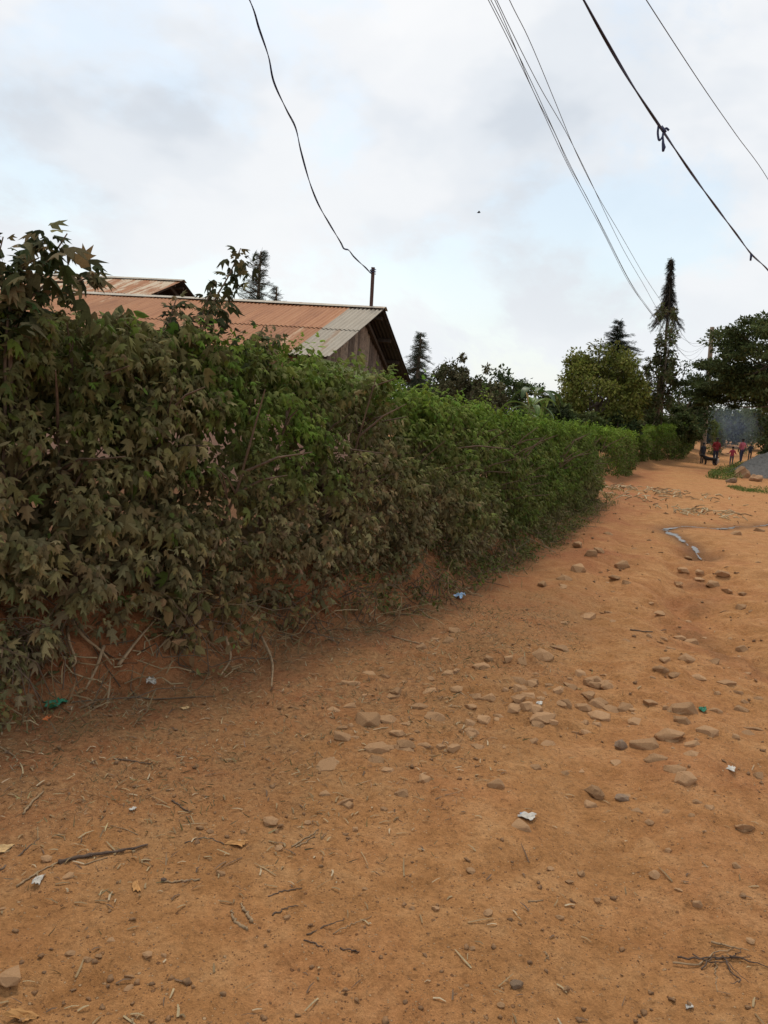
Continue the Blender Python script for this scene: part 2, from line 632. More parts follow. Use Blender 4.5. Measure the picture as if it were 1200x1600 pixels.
def stone_mat(name, lo, hi, dust):
    m, N, L, b, _ = material(name)
    n = noisy(N, L, 9, 8, .7)
    n2 = noisy(N, L, 60, 5, .7)
    r = ramp2(N, L, n.outputs[0], [(.3, lo), (.7, hi)])
    oi = N('ShaderNodeObjectInfo')
    v = ramp2(N, L, oi.outputs['Random'], [(0, .58), (1, 1.2)])
    c = mixc(N, L, 1.0, r.outputs[0], v.outputs[0], 'MULTIPLY')
    # road dust settles on stone faces
    d = ramp2(N, L, n2.outputs[0], [(.42, 0), (.58, 1)])
    dm = N('ShaderNodeMath', operation='MULTIPLY')
    dm.inputs[1].default_value = .75
    L(d.outputs[0], dm.inputs[0])
    c = mixc(N, L, dm.outputs[0], c, dust)
    L(c, b.inputs['Base Color'])
    b.inputs['Roughness'].default_value = .92
    b.inputs['Specular IOR Level'].default_value = .15
    bumped(N, L, b, n2.outputs[0], .5, .012)
    return m
M['stone'] = stone_mat('stone', (.29, .165, .085), (.46, .285, .155), (.44, .24, .11))
M['stone_grey'] = stone_mat('stone_grey', (.17, .125, .095), (.32, .25, .19), (.345, .20, .10))
M['pebble'] = stone_mat('pebble', (.20, .105, .055), (.36, .225, .125), (.33, .18, .085))
def rust_mat(name, cols, pale, amount):
    m, N, L, b, _ = material(name)
    tc = N('ShaderNodeTexCoord')
    oi = N('ShaderNodeObjectInfo')
    mp = N('ShaderNodeMapping')
    mp.inputs['Scale'].default_value = (1.6, .16, 1)      # streaks run down the slope
    ad = N('ShaderNodeVectorMath', operation='ADD')
    L(tc.outputs['Object'], ad.inputs[0])
    L(oi.outputs['Random'], ad.inputs[1])
    L(ad.outputs[0], mp.inputs[0])
    n = noisy(N, L, 5, 8, .65, vec=mp.outputs[0])
    n2 = noisy(N, L, 2.2, 8, .7, vec=mp.outputs[0])
    n3 = noisy(N, L, 45, 4, .7, vec=tc.outputs['Object'])
    r = ramp2(N, L, n.outputs[0], [(.28, cols[0]), (.5, cols[1]), (.75, cols[2])])
    v = ramp2(N, L, oi.outputs['Random'], [(0, .86), (1, 1.12)])
    c = mixc(N, L, 1.0, r.outputs[0], v.outputs[0], 'MULTIPLY')
    k = ramp2(N, L, n2.outputs[0], [(1 - amount, 0), (min(1, 1.06 - amount), 1)])
    c = mixc(N, L, k.outputs[0], c, pale)
    s = ramp2(N, L, n3.outputs[0], [(.3, .85), (.7, 1.12)])
    c = mixc(N, L, 1.0, c, s.outputs[0], 'MULTIPLY')
    L(c, b.inputs['Base Color'])
    b.inputs['Roughness'].default_value = .75
    b.inputs['Specular IOR Level'].default_value = .25
    bumped(N, L, b, n3.outputs[0], .15, .004)
    return m
M['rust'] = rust_mat('rust', [(.25, .098, .040), (.35, .148, .062), (.42, .200, .092)], (.46, .29, .17), .38)
M['rust_patchy'] = rust_mat('rust_patchy', [(.25, .098, .040), (.35, .148, .062), (.42, .200, .092)], (.54, .42, .29), .53)
M['zinc'] = rust_mat('zinc', [(.31, .26, .20), (.38, .325, .25), (.43, .38, .30)], (.30, .21, .14), .40)

# ------------------------------------------------------------------ ground
def grid_lines(lo, f0, f1, hi, step, grow):
    a = list(np.arange(f0, f1, step))
    s, q = step, f1
    b = []
    while q < hi:
        b.append(q)
        s *= grow
        q += s
    b.append(hi)
    s, q = step, f0
    c = []
    while q > lo:
        s *= grow
        q -= s
        c.append(max(q, lo))
    return np.array(c[::-1] + a + b)
GRID = []
def build_ground():
    xs = grid_lines(-600, -3.0, 3.6, 600, .024, 1.055)
    ys = grid_lines(-80, 1.5, 7.4, 900, .024, 1.04)
    X, Y = np.meshgrid(xs, ys)
    x, y = X.ravel(), Y.ravel()
    z = gz(x, y)
    sd, st = foot.dist(x, y)
    n = fbm(x * 1.3, y * 1.3, 4, 77)
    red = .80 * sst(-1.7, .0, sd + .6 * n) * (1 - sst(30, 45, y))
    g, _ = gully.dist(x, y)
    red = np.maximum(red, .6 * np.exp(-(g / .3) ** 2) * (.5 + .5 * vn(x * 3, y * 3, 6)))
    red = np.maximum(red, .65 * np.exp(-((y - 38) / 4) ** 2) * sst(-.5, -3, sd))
    # dry litter under the near hedge
    lit = sst(-2.2, -.7, sd + .45 * n) * (1 - sst(-.15, .2, sd)) * (1 - sst(6.2, 8.5, y + n))
    lit = np.maximum(lit, .8 * sst(.5, .8, sd))
    lit = np.maximum(lit, .55 * sst(-.55, -.1, sd + .3 * n) * sst(6, 8, y))
    wet = .35 * np.exp(-(g / .2) ** 2) * sst(-.2, .5, vn(x * 4, y * 4, 7))
    for q in (drain, drain2):
        k, _ = q.dist(x, y)
        wet = np.maximum(wet, .7 * np.exp(-(k / .2) ** 2))
    wet = np.maximum(wet, .75 * sst(.75, 1.1, sd) * (y < 45))      # dark garden soil behind the hedge
    w, h = len(xs), len(ys)
    GRID.extend([xs, ys, z.reshape(h, w)])
    i = np.arange(w * h).reshape(h, w)
    q = np.stack([i[:-1, :-1], i[:-1, 1:], i[1:, 1:], i[1:, :-1]], -1).reshape(-1, 4)
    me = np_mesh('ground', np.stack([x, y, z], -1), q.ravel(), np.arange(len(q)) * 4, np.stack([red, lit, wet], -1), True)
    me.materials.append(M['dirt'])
    o = link(bpy.data.objects.new('ground', me))
    return tag(o, 'red dirt ground with the rutted stony track', kind='structure')
ground = build_ground()
from bisect import bisect_right
_gx, _gy, _gZ = GRID[0].tolist(), GRID[1].tolist(), GRID[2].tolist()
def gz1(x, y):                      # height of the ground sheet itself, by lookup
    i = min(max(bisect_right(_gx, x) - 1, 0), len(_gx) - 2)
    j = min(max(bisect_right(_gy, y) - 1, 0), len(_gy) - 2)
    u = (x - _gx[i]) / (_gx[i + 1] - _gx[i])
    v = (y - _gy[j]) / (_gy[j + 1] - _gy[j])
    a, b = _gZ[j], _gZ[j + 1]
    return (a[i] * (1 - u) + a[i + 1] * u) * (1 - v) + (b[i] * (1 - u) + b[i + 1] * u) * v

# ------------------------------------------------------------------ houses
def corrugated(name, o, ux, uy, uz, width, length, pitch, amp, mat, parent, thick=.0):
    """one sheet: o = upper corner, ux across the waves, uy down the slope, uz out of the roof"""
    n = max(8, int(round(width / pitch)) * 5)
    me = bpy.data.meshes.new(name)
    V, F = [], []
    k = 3
    for j in range(k + 1):
        for i in range(n + 1):
            x = width * i / n
            sagg = -.006 * math.sin(math.pi * j / k)
            V.append((x, -length * j / k, amp * math.sin(2 * math.pi * x / pitch) + sagg))
    for j in range(k):
        for i in range(n):
            a = j * (n + 1) + i
            F.append((a, a + n + 1, a + n + 2, a + 1))
    nv, nf = len(V), len(F)
    V += [(x, y, z - .004) for x, y, z in V]                # second layer below, given a separate dark material
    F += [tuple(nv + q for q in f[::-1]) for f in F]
    me.from_pydata(V, [], F)
    me.polygons.foreach_set('use_smooth', [True] * len(F))
    me.materials.append(mat)
    me.materials.append(M['dark_underside'])
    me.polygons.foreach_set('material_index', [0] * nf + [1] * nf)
    ob = bpy.data.objects.new(name, me)
    m = Matrix.Identity(4)
    for i, v in enumerate((ux, -uy, uz)):
        for r_ in range(3):
            m[r_][i] = v[r_]
    m.translation = Vector(o) - Vector(parent.location)
    m = m @ Matrix.Rotation(random.gauss(0, .004), 4, 'Z') @ Matrix.Rotation(random.gauss(0, .003), 4, 'X')
    ob.matrix_local = m
    link(ob, parent)
    return ob

M['plaster'] = plain('plaster', (.46, .27, .185), .9, .15, 3, bump=.3)
M['green_paint'] = plain('green_paint', (.30, .36, .14), .7, .25, 6)
M['slab_wood'] = attrmat('slab_wood', .9, 16, .55, 1.35, .7)
M['roof_beam'] = plain('roof_beam', (.065, .048, .036), .85, .4, 12)
M['dark_underside'] = plain('dark_underside', (.05, .045, .042), .8, .3, 10, bump=0)
M['pipe'] = plain('pipe', (.085, .045, .035), .7, .4, 30, metal=.2)

def house(E1, E2, zr, rlen, label, gable_boards, sheet_mat, end_mat, over=.45, rows=2):
    """E1 near eave corner, E2 far eave corner of the gable end, zr ridge height"""
    ze = E1.z
    A = (E1 + E2) / 2
    g = (E2 - E1); g.z = 0
    W = g.length
    g.normalize()
    r = Vector((-g.y, g.x, 0))                      # along the ridge, away from the gable
    root = empty('house', (A.x, A.y, gz1(A.x, A.y)), label, 'house')
    zg = root.location.z
    rise = zr - ze
    hw = W / 2
    sl = math.hypot(hw, rise)
    top = Vector((A.x, A.y, zr))
    roofs = []
    for s in (-1, 1):
        down = (g * s * hw - Vector((0, 0, rise))).normalized()
        out = (g * s * rise + Vector((0, 0, hw))).normalized()
        x, i = 0.0, 0
        while x < rlen:
            w = .62 if i == 0 else .80
            for k in range(rows):
                ln = sl / rows + (.1 if k < rows - 1 else random.uniform(-.015, .02))
                o = top + r * x + down * (k * sl / rows) + out * (.018 - .012 * k + .006 * (i % 2))
                # second row lies under the first one's lower edge
                mt = end_mat if i == 0 else sheet_mat
                if s < 0:
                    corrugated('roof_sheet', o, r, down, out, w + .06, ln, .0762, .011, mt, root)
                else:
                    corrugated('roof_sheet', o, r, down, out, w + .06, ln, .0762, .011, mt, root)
            x += w
            i += 1
    # ridge cap
    mb = MB()
    pr = []
    for q in (-.17, -.09, 0, .09, .17):
        pr.append(g * q + Vector((0, 0, .052 - abs(q) * rise / hw * 1.0)))
    n = 9
    for j in range(n + 1):
        base = top + r * (-.03 + (rlen + .06) * j / n)
        for p in pr:
            mb.v.append(tuple(base + p + Vector((0, 0, random.uniform(-.006, .006)))))
    for j in range(n):
        for k in range(4):
            a = j * 5 + k
            mb.f.append((a, a + 1, a + 6, a + 5))
    mb.build('ridge_cap', M['zinc'], root, True)
    # purlins and rafters showing under the overhang
    for s in (-1, 1):
        down = (g * s * hw - Vector((0, 0, rise))).normalized()
        out = (g * s * rise + Vector((0, 0, hw))).normalized()
        for t in (.08, .36, .66, .95):
            mb = MB()
            c = top + down * (sl * t) - out * .045 + r * (rlen / 2 + .04)
            mb.box(c, rlen - .1, .05, .07, (r, down, out))
            mb.build('purlin', M['roof_beam'], root)
        mb = MB()
        c = top + down * (sl * .5) - out * .13 + r * (over - .08)
        mb.box(c, .06, sl * .97, .08, (r, down, out))
        mb.build('rafter', M['roof_beam'], root)
    # walls
    inset = .38
    hwi = hw - inset
    wz = ze + rise * inset / hw - .10              # wall top at the eave
    Z = Vector((0, 0, 1))
    o0 = A.copy(); o0.z = 0
    zb = min(zg, 0) - .3
    mb = MB()
    mid = o0 + r * (rlen / 2)
    for s in (-1, 1):
        mb2 = MB()
        mb2.box(mid + g * s * (hwi - .06) + Z * ((wz + zb) / 2), rlen - 2 * over, .12, wz - zb, (r, g, Z))
        mb2.build('wall', M['plaster'], root)
    mb2 = MB()
    mb2.box(o0 + r * (rlen - over - .06) + Z * ((wz + zb) / 2), .12, 2 * hwi - .25, wz - zb, (r, g, Z))
    mb2.build('wall', M['plaster'], root)
    sill = wz - .30                                 # boards above, painted sheets below
    mb2 = MB()
    mb2.box(o0 + r * (over + .06) + Z * ((sill + zb) / 2), .08, 2 * hwi - .25, sill - zb, (r, g, Z))
    mb2.build('wall', M['plaster'], root)
    if gable_boards:
        y = -hwi
        while y < hwi:
            w = random.uniform(.16, .27)
            lim = lambda q: zr - .16 - rise * abs(q) / hw
            z0 = sill + random.uniform(.16, .30)
            mb = MB()
            cols = random.choice([(.19, .135, .10), (.26, .19, .14), (.13, .095, .072), (.30, .225, .165)])
            dd = random.uniform(0, .03)
            a, b = y, min(y + w - .008, hwi)
            pts = []
            for q, dx in ((a, .01), ((a * 2 + b) / 3, -.022), ((a + 2 * b) / 3, -.022), (b, .01)):
                for z in (z0, (z0 + max(lim(q), z0 + .01)) / 2, max(lim(q), z0 + .02)):
                    pts.append(o0 + g * q + r * (over - dd + dx + random.uniform(-.006, .006)) + Z * z)
            fs = []
            for i in range(3):
                for j in range(2):
                    k = i * 3 + j
                    fs.append((k, k + 3, k + 4, k + 1))
            back = [p + r * .05 for p in pts]
            nb = len(pts)
            fs += [tuple(nb + q for q in f[::-1]) for f in list(fs)]
            for u, v in ((0, 1), (1, 2), (9, 10), (10, 11)):
                fs.append((u, v, nb + v, nb + u))
            for u, v in ((0, 3), (3, 6), (6, 9), (2, 5), (5, 8), (8, 11)):
                fs.append((v, u, nb + u, nb + v))
            mb.add(pts + back, fs, cols)
            mb.build('timber_slab', M['slab_wood'], root)
            y += w
        x = -hwi
        while x < hwi - .1:
            w = min(.76, hwi - x)
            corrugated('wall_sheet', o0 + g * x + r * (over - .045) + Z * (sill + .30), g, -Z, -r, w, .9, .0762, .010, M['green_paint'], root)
            x += .76
    return root, A, g, r, top

E1 = onz(515, 557, 2.32)
E2 = onz(643, 598, 2.32)
Am = (E1 + E2) / 2
zr = onY(608, 484, Am.y).z
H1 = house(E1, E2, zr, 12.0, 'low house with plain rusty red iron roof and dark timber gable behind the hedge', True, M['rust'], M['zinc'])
def second_house():
    g, r = H1[2], H1[3]
    top = onY(286, 440, 20.5)
    hw, rise = 3.1, 1.15
    a = Vector((top.x, top.y, top.z - rise))
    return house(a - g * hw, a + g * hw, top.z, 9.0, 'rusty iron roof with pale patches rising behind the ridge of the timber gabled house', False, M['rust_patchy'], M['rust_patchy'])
H2 = second_house()

def roof_pole():
    g, r = H1[2], H1[3]
    A = H1[1]
    n = g
    b = onplane(580, 480, A, n)
    t = onplane(583, 419, A, n)
    root = empty('roof_pole', (b.x, b.y, b.z - .02), 'rusty brown steel post standing on the roof ridge with a wire tied on', 'pole')
    MB().tube([b - Vector((0, 0, .05)), (b + t) / 2, t], [.034, .034, .034], 10).build('post', M['pipe'], root)
    MB().tube([t, t + Vector((0, 0, .012))], .037, 10).build('cap', M['pipe'], root)
    mb = MB()
    c = t - Vector((0, 0, .10))
    pts = [c + Vector((.052 * math.cos(a), .052 * math.sin(a), .006 * a)) for a in np.linspace(0, 13, 30)]
    mb.tube(pts, .009, 5)
    mb.build('wire_tie', M['cable'], root)
    return c
M['cable'] = plain('cable', (.028, .034, .085), .5, .2, 20, bump=0)
M['cable_grey'] = plain('cable_grey', (.07, .07, .075), .5, .2, 20, bump=0)
tie = roof_pole()

# ------------------------------------------------------------------ poles and wires
POLE_BACK = Vector((-6.8, -6.0, 0))
def pole(name, b, t, r0, r1, label, arms=True):
    root = empty(name, b, label, 'pole')
    pts = [Vector(b) - Vector((0, 0, .4))] + [Vector(b).lerp(t, q) for q in (.0, .33, .66, 1)]
    MB().tube(pts, [r0, r0, r0 * .67 + r1 * .33, r0 * .33 + r1 * .67, r1], 10).build('pole_shaft', M['bark_pale'], root, True)
    if arms:
        tt = Vector(t)
        for z in (.25, .75, 1.25):
            p = Vector(b).lerp(tt, 1 - z / (tt.z - b[2]))
            MB().tube([p + Vector((-r1 - .14, 0, .0)), p + Vector((r1 + .14, 0, 0))], .012, 6).build('bracket', M['cable_grey'], root)
            for s in (-1, 1):
                q = p + Vector((s * (r1 + .12), 0, .0))
                MB().tube([q + Vector((0, 0, -.03)), q, q + Vector((0, 0, .06)), q + Vector((0, 0, .1))], [.03, .045, .035, .02], 8).build('insulator', M['cable_grey'], root)
    return root
pf_b = onY(1097, 716, 58.0)
pf_t = onY(1113, 511, 58.0)
pf_b.z = gz1(pf_b.x, pf_b.y)
pole('utility_pole', pf_b, pf_t, .20, .15, 'weathered wooden power pole beyond the far hedge with wires running to it')
pole('utility_pole', (POLE_BACK.x, POLE_BACK.y, gz1(POLE_BACK.x, POLE_BACK.y)), POLE_BACK + Vector((0, 0, 9.4)), .16, .12,
     'wooden power pole standing behind the viewer by the hedge')

def smooth_pts(P, n=60):             # centripetal Catmull-Rom
    P = [np.array(p, float) for p in P]
    Q = [2 * P[0] - P[1]] + P + [2 * P[-1] - P[-2]]
    out = []
    k = max(3, n // (len(P) - 1))
    for i in range(len(P) - 1):
        p = Q[i:i + 4]
        t = [0.0]
        for a in range(3):
            t.append(t[-1] + max(np.linalg.norm(p[a + 1] - p[a]) ** .5, 1e-4))
        for j in range(k):
            u = t[1] + (t[2] - t[1]) * j / k
            A = [(t[a + 1] - u) / (t[a + 1] - t[a]) * p[a] + (u - t[a]) / (t[a + 1] - t[a]) * p[a + 1] for a in range(3)]
            B = [(t[a + 2] - u) / (t[a + 2] - t[a]) * A[a] + (u - t[a]) / (t[a + 2] - t[a]) * A[a + 1] for a in range(2)]
            out.append((t[2] - u) / (t[2] - t[1]) * B[0] + (u - t[1]) / (t[2] - t[1]) * B[1])
    out.append(P[-1])
    return [Vector(p) for p in out]
def wire(px, a, b, start, end, rad, label, mat='cable_grey'):
    """px: picture points met by the vertical plane through plan points a-b"""
    a, b = Vector(a), Vector(b)
    d = (b - a); d.z = 0
    n = Vector((d.y, -d.x, 0)).normalized()
    Q = [onplane(x, y, a, n) for x, y in px]
    P = [start, start.lerp(Q[0], .5) - Vector((0, 0, .15)), start.lerp(Q[0], .85) - Vector((0, 0, .08))] + Q + [end]
    mid = P[0]
    mb = MB().tube(smooth_pts(P, 70), rad, 6)
    o = mb.build('power_wire', M[mat], None, True)
    return tag(o, label, 'wire', 'overhead wires')
PB = POLE_BACK
w_a = [(763, 0), (825, 125), (883, 250), (942, 362), (983, 442), (1029, 504), (1050, 534), (1075, 550)]
w_b = [(773, 0), (804, 71), (833, 142), (867, 208), (887, 254), (917, 308), (950, 375), (992, 454), (1025, 500), (1054, 537), (1072, 556)]
w_c = [(776, 0), (798, 46), (842, 133), (883, 204), (917, 271), (950, 342), (975, 392), (1004, 442), (1033, 492), (1067, 529), (1087, 537)]
w_d = [(796, 0), (825, 58), (867, 158), (900, 238), (933, 304), (967, 362), (1008, 433), (1033, 471), (1062, 517), (1085, 541)]
w_e = [(767, 0), (829, 125), (887, 250), (945, 362), (987, 444), (1031, 505), (1056, 541), (1080, 562)]
names = ['leftmost of the five thin wires running to the far power pole',
         'wavy thin wire second from the right of its bundle where it meets the picture top',
         'thin wire of the bundle that sags and climbs to the far pole at its end',
         'rightmost of the five thin wires running to the far power pole',
         'straight thin wire beside the leftmost one of the bundle']
for k, (w, zb, ze) in enumerate(((w_a, 8.5, 1.25), (w_b, 8.6, 1.3), (w_c, 9.0, .72), (w_d, 9.1, .8), (w_e, 8.2, 1.28))):
    off = (-.25, -.1, .1, .28, -.2)[k]
    e = Vector(pf_b).lerp(pf_t, 1 - ze / (pf_t.z - pf_b.z)) + Vector((-.27 if k != 3 else .27, 0, .05))
    wire(w, (PB.x + off, PB.y, 0), (pf_b.x - .2, pf_b.y, 0), Vector((PB.x + off, PB.y, zb)), e, .0056, names[k])

def heavy_cable():
    px = [(912, 0), (945, 60), (985, 128), (1036, 205), (1080, 270), (1120, 325), (1150, 365), (1174, 397), (1200, 422)]
    a, b = Vector((PB.x - .1, PB.y, 0)), Vector((8.2, 17, 0))
    d = b - a
    n = Vector((d.y, -d.x, 0)).normalized()
    P = [onplane(x, y, a, n) for x, y in px]
    dd = d.normalized()
    end = P[-1] + dd * 10 + Vector((0, 0, .25))
    st0 = Vector((a.x, a.y, 8.8))
    pts = smooth_pts([st0, st0.lerp(P[0], .6) - Vector((0, 0, .15)), P[0] + (P[0] - P[1]) * .9] + P + [P[-1] + dd * 5 + Vector((0, 0, -.05)), end], 90)
    root = empty('power_cable', P[0], 'thick dark twisted cable with a tied loop of spare wire hanging from it', 'cable')
    for ph in (0, math.pi):
        mb = MB()
        q = []
        tt = 0
        for i, p in enumerate(pts):
            if i: tt += (p - pts[i - 1]).length
            u, v, w = basis(pts[min(i + 1, len(pts) - 1)] - pts[max(i - 1, 0)])
            q.append(p + (u * math.cos(tt * 2.2 + ph) + v * math.sin(tt * 2.2 + ph)) * .006)
        mb.tube(q, .0078, 6)
        mb.build('strand', M['cable'], root, True)
    # the knot and its loose loop
    c = P[3]
    s = (c - EYE).length / FPX
    rt, up = RC @ Vector((1, 0, 0)), RC @ Vector((0, 1, 0))
    def at(dx, dy): return c + rt * (dx * s) - up * (dy * s)
    MB().tube(smooth_pts([at(-6, -8), at(-7, 3), at(-5, 12), at(-1, 8), at(1, 0), at(4, -4), at(8, -1)], 30), .011, 6).build('loop', M['cable'], root, True)
    MB().tube([at(0, 6), at(0, 16), at(1, 22), at(0, 27)], [.006, .014, .02, .012], 6).build('loose_end', M['cable'], root, True)
    MB().tube([at(-3, -6), at(3, 2)], [.02, .02], 6).build('knot', M['cable'], root, True)
    c2 = P[7]
    MB().tube([c2, c2 + Vector((0, 0, -.1))], [.02, .014], 6).build('clamp', M['cable'], root, True)
    return end
cab_end = heavy_cable()
def thin_right():
    px = [(1010, 0), (1050, 62), (1100, 138), (1150, 210), (1200, 280)]
    a, b = Vector((PB.x + .15, PB.y, 0)), Vector((8.8, 17, 0))
    d = (b - a)
    n = Vector((d.y, -d.x, 0)).normalized()
    P = [onplane(x, y, a, n) for x, y in px]
    e = P[-1] + d.normalized() * 10
    e.z = P[-1].z - .2
    st0 = Vector((a.x, a.y, 9.2))
    o = MB().tube(smooth_pts([st0, st0.lerp(P[0], .6) - Vector((0, 0, .15)), P[0] + (P[0] - P[1]) * .9] + P + [e], 60), .004, 5).build('power_wire', M['cable_grey'], None, True)
    tag(o, 'single thin wire crossing the sky to the right of the thick looped cable', 'wire', 'overhead wires')
    return e
te = thin_right()
pole('utility_pole', (cab_end.x + .1, cab_end.y, gz1(cab_end.x, cab_end.y)), Vector((cab_end.x + .1, cab_end.y, max(cab_end.z, te.z) + .4)), .16, .12,
     'wooden power pole beside the track carrying the thick cable', arms=False)
def service_wire():
    px = [(390, 0), (405, 45), (420, 90), (427, 125), (447, 170), (462, 200), (470, 235), (484, 285), (497, 318), (515, 350), (533, 380), (537, 388), (545, 391), (552, 400), (561, 409), (571, 418)]
    a = Vector((tie.x, tie.y, 0)); b = Vector((PB.x, PB.y, 0))
    d = b - a
    n = Vector((d.y, -d.x, 0)).normalized()
    P = [onplane(x, y, a, n) for x, y in px]
    pts = smooth_pts([Vector((PB.x, PB.y, 8.6))] + P + [tie + Vector((-.03, 0, 0))], 170)
    root = empty('service_wire', tie, 'blue black twisted pair wire running up from the post on the rusty roof', 'wire', 'overhead wires')
    for ph in (0, math.pi):
        q, tt = [], 0
        for i, p in enumerate(pts):
            if i: tt += (p - pts[i - 1]).length
            u, v, w = basis(pts[min(i + 1, len(pts) - 1)] - pts[max(i - 1, 0)])
            q.append(p + (u * math.cos(tt * 5 + ph) + v * math.sin(tt * 5 + ph)) * .0065)
        MB().tube(q, .0068, 5).build('strand', M['cable'], root, True)
service_wire()

# ------------------------------------------------------------------ hedges
UP = np.array([0, 0, 1.0])
def rvec(n, s=1.0):
    return rng.normal(size=(n, 3)) * s
def shoots(c, ax, n, size, droop, jit=.25, length=.25, petiole=.5):
    """n leaves spiralling round each shoot; returns position, tip direction, face hint, size, shoot index"""
    m = len(c)
    idx = np.repeat(np.arange(m), n)
    j = np.tile(np.arange(n), m)
    t = (j + rng.random(m * n)) / n
    a = unit(ax)[idx]
    ref = np.where(np.abs(a[:, 2:3]) < .9, UP, np.array([1.0, 0, 0]))
    u = unit(np.cross(a, ref))
    v = np.cross(a, u)
    ph = (2.4 * j + np.repeat(rng.random(m) * 6.28, n) + rng.normal(size=m * n) * .3)[:, None]
    rad = u * np.cos(ph) + v * np.sin(ph)
    sz = size * (.55 + .75 * rng.random(m * n)) * (1.08 - .5 * t)
    P = c[idx] - a * (length * (1 - t))[:, None] + rad * (sz * petiole)[:, None] * (.4 + .6 * (1 - t))[:, None]
    d = a * (.15 + .9 * t)[:, None] + rad * (1.0 - .45 * t)[:, None] - UP * (droop * (1 - .35 * t))[:, None] + rvec(m * n, jit)
    hint = a * .55 + UP * .75 + rvec(m * n, .28)
    return P, d, hint, sz, idx
def leafcol(n, pal, var=.18):
    pal = np.array(pal)
    k = rng.integers(0, len(pal), n)
    c = pal[k] * (1 + var * rng.normal(size=(n, 1)))
    c *= 1 + .06 * rng.normal(size=(n, 3))
    return np.clip(c, .008, .6)
def blend(a, b, t):
    return a * (1 - t[:, None]) + b * t[:, None]

DUSTY = [(.215, .170, .082), (.255, .200, .100), (.175, .142, .066), (.225, .165, .080), (.180, .156, .072)]
OLIVE = [(.112, .108, .034), (.136, .126, .044), (.092, .100, .028), (.155, .136, .052)]
GREEN = [(.085, .138, .018), (.105, .160, .022), (.068, .112, .016), (.128, .160, .032)]
FRESH = [(.150, .235, .026), (.185, .265, .034), (.118, .200, .022)]

def offset_line(ln, off, s0, s1, n=40):
    t = np.linspace(s0, s1, n)
    p = ln.at(t) - ln.nrm(t) * off
    return Line([(q[0], q[1]) for q in p])

def top_profile(line, tops):
    """stations and heights where picture points of the hedge top meet the upright sheet through the line"""
    st, hz = [], []
    for x, y in tops:
        best = None
        for i in range(len(line.l)):
            a, b = line.p[i], line.p[i + 1]
            d = (b - a) / line.l[i]
            n = Vector((d[1], -d[0], 0))
            q = onplane(x, y, (a[0], a[1], 0), n)
            t = (q.x - a[0]) * d[0] + (q.y - a[1]) * d[1]
            e = max(0, -t, t - line.l[i])
            if q.y > 0 and (best is None or e < best[0]):
                best = (e, line.c[i] + t, q.z)
        st.append(best[1])
        hz.append(best[2])
    o = np.argsort(st)
    return np.array(st)[o], np.array(hz)[o]

def single_leaves(root, tm, P, d, h, S, col, k, mat):
    """the k leaves that show largest become leaf objects that share one mesh"""
    V, F = tm
    me = bpy.data.meshes.new('leaf')
    me.from_pydata([tuple(v) for v in V], [], F)
    me.materials.append(mat)
    X, Y, Z = frames(d[k], h[k])
    wv, cv = LV.uniform(.65, 1.15, len(k)), LV.uniform(.2, 1.9, len(k))
    off = np.array(root.location)
    for i, q in enumerate(k):
        o = bpy.data.objects.new('leaf', me)
        m = Matrix.Identity(4)
        for r_ in range(3):
            m[r_][0], m[r_][1], m[r_][2] = X[i][r_] * S[q] * wv[i], Y[i][r_] * S[q], Z[i][r_] * S[q] * cv[i]
            m[r_][3] = P[q][r_] - off[r_]
        o.matrix_local = m
        o.color = (*col[q], 1)
        link(o, root)

def proj(P):                        # picture position of world points
    m = np.array(RC.transposed())
    q = (P - np.array(EYE)) @ m.T
    zz = np.maximum(-q[:, 2], 1e-3)
    return 600 + FPX * q[:, 0] / zz, 800 - FPX * q[:, 1] / zz, -q[:, 2]

